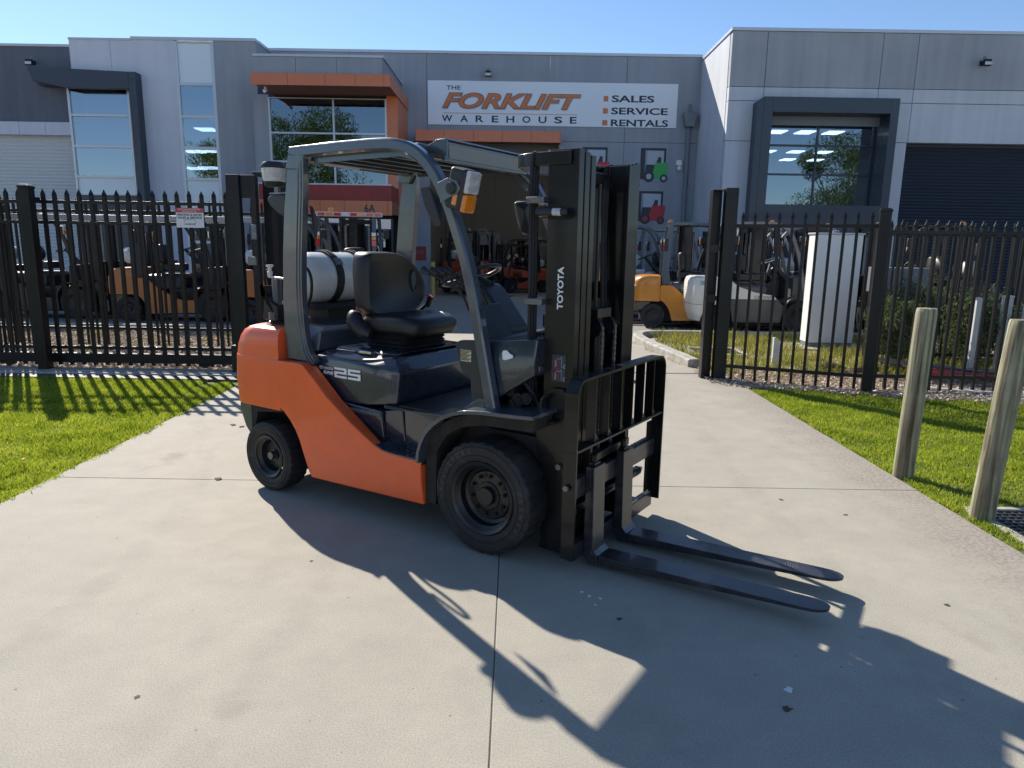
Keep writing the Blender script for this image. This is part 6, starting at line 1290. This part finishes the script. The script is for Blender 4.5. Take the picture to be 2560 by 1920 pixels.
# left yard
m_orangey = mat('construction_orange', (0.45,0.17,0.05), 0.45, coat=0.2, var=0.08)
other('orange forklift with cream stripes behind the sliding gate', -5.15, 14.3, R(0), m_orangey, m_navy, m_bluegrey, bar=False)
other('orange forklift with pale panel parked side on behind the left fence', -7.75, 14.6, R(4), m_orangey, m_plastic, m_plastic)
other('dark forklift at the far left behind the fence', -10.6, 14.9, R(0), m_plastic, m_plastic, m_plastic)
other('dark forklift parked behind the orange ones in the left yard', -9.2, 17.2, R(10), m_plastic, m_navy, m_plastic)
other('slate forklift in the second row of the left yard', -6.4, 17.3, R(-5), m_redf, m_navy, m_bluegrey)
other('forklift with coloured light bar seen through the cab of the main forklift', -2.85, 12.0, R(96), m_redf, m_navy, m_bluegrey, bar=True)
other('forklift with light bar parked behind the gas bottle, under the unit number', -4.45, 17.6, R(88), m_orangey, m_navy, m_bluegrey, bar=True)
# inside the hall
G2 = 'forklifts inside the dark warehouse'
other('red reach truck just inside the warehouse doorway', -1.95, 25.2, R(-60), m_redf, m_redf, m_plastic, group=G2, bar=False)
for i in range(3):
    other(['red forklift nearest the right side of the hall','second red forklift from the right in the hall','third red forklift from the right in the hall','red forklift at the left end of the row in the hall'][i], 0.9+0.0*i-0.95*i*0.35, 26.0+i*1.5, R(205), m_redf, m_redf, m_plastic, group=G2, s=0.8, lights=False, seat=(i<2))
# hall contents
bagm = mat('bulk_bag', (0.50,0.46,0.38), 0.8, var=0.15, vscale=4, bump=0.4, bscale=6)
for i, (x, y, w, h) in enumerate([(-0.95,30.5,1.1,1.35),(0.25,30.6,1.1,1.3),(-0.95,31.9,1.0,1.5)]):
    rgs = []
    for z, k in ((0,0.9),(0.15,1.0),(h*0.5,1.06),(h*0.85,1.0),(h,0.82)):
        rgs.append([(w*0.5*k*math.copysign(abs(math.cos(a))**0.5, math.cos(a)), w*0.5*k*math.copysign(abs(math.sin(a))**0.5, math.sin(a)), z) for a in [2*math.pi*j/20 for j in range(20)]])
    o = MB().ring_loft(rgs).build('bulk_bag', bagm, loc=(x,y,0)); tag(o, ['pale bulk bag on the hall floor, left of two in front','pale bulk bag on the hall floor, right of two in front','pale bulk bag standing behind the left one'][i], 'bulk bag', 'bulk bags inside the warehouse')
for i, (x, y, rz_) in enumerate([(1.0,28.2,R(190)),(-2.6,29.5,R(-80)),(2.0,31.0,R(200))]):
    other(['dark forklift in the middle of the hall between the red ones','dark forklift by the left wall of the hall','dark forklift at the far right of the hall'][i], x, y, rz_, m_plastic, m_plastic, m_plastic, group=G2, s=0.9, tank=False)
def rack(x, y, label):
    t = thing('storage_rack', label, 'rack', (x,y,0), group='storage racks along the hall wall')
    for dx in (0,2.4):
        for dy in (0,0.8): bx(dx,dx+0.08,dy,dy+0.08,0,1.9).build('upright', m_charc, t)
    for k, z in enumerate((0.9,1.7)):
        bx(0.08,2.4,0,0.85,z,z+0.08).build('shelf', m_steel, t)
        for q in range(4):
            hh = random.uniform(0.3,0.7); bx(0.15+q*0.57,0.6+q*0.57,0.1,0.7,z+0.08,z+0.08+hh).build('carton', random.choice([m_plastic,m_beige,m_pipe]), t)
rack(-3.0, 33.0, 'tall storage rack with cartons at the left rear of the hall'); rack(0.2, 34.0, 'tall storage rack with cartons at the middle rear of the hall'); rack(2.8, 33.0, 'tall storage rack with cartons at the right rear of the hall')
t = thing('safety_bollard', 'yellow safety bollard at the left side of the warehouse doorway', 'bollard', (-2.62,22.9,0)); MB().tube([(0,0,0),(0,0,1.1)], 0.075, 16).build('pole', mat('safety_yellow',(0.62,0.50,0.12),0.5), t); MB().revolve([(0.08,1.1),(0.06,1.13),(0,1.14)], (0,0,0), 'z', 16).build('cap', m_blackm, t)
t = thing('notice_board', 'dark red notice board on the grey pillar by the doorway', 'sign', (-3.08,yF-0.02,1.35)); bx(-0.22,0.22,-0.02,0.0,-0.22,0.22).build('board', m_redband, t); bx(-0.16,0.16,-0.024,-0.021,0.06,0.08).build('text_line', m_pipe, t); bx(-0.16,0.16,-0.024,-0.021,0.0,0.02).build('text_line', m_pipe, t)
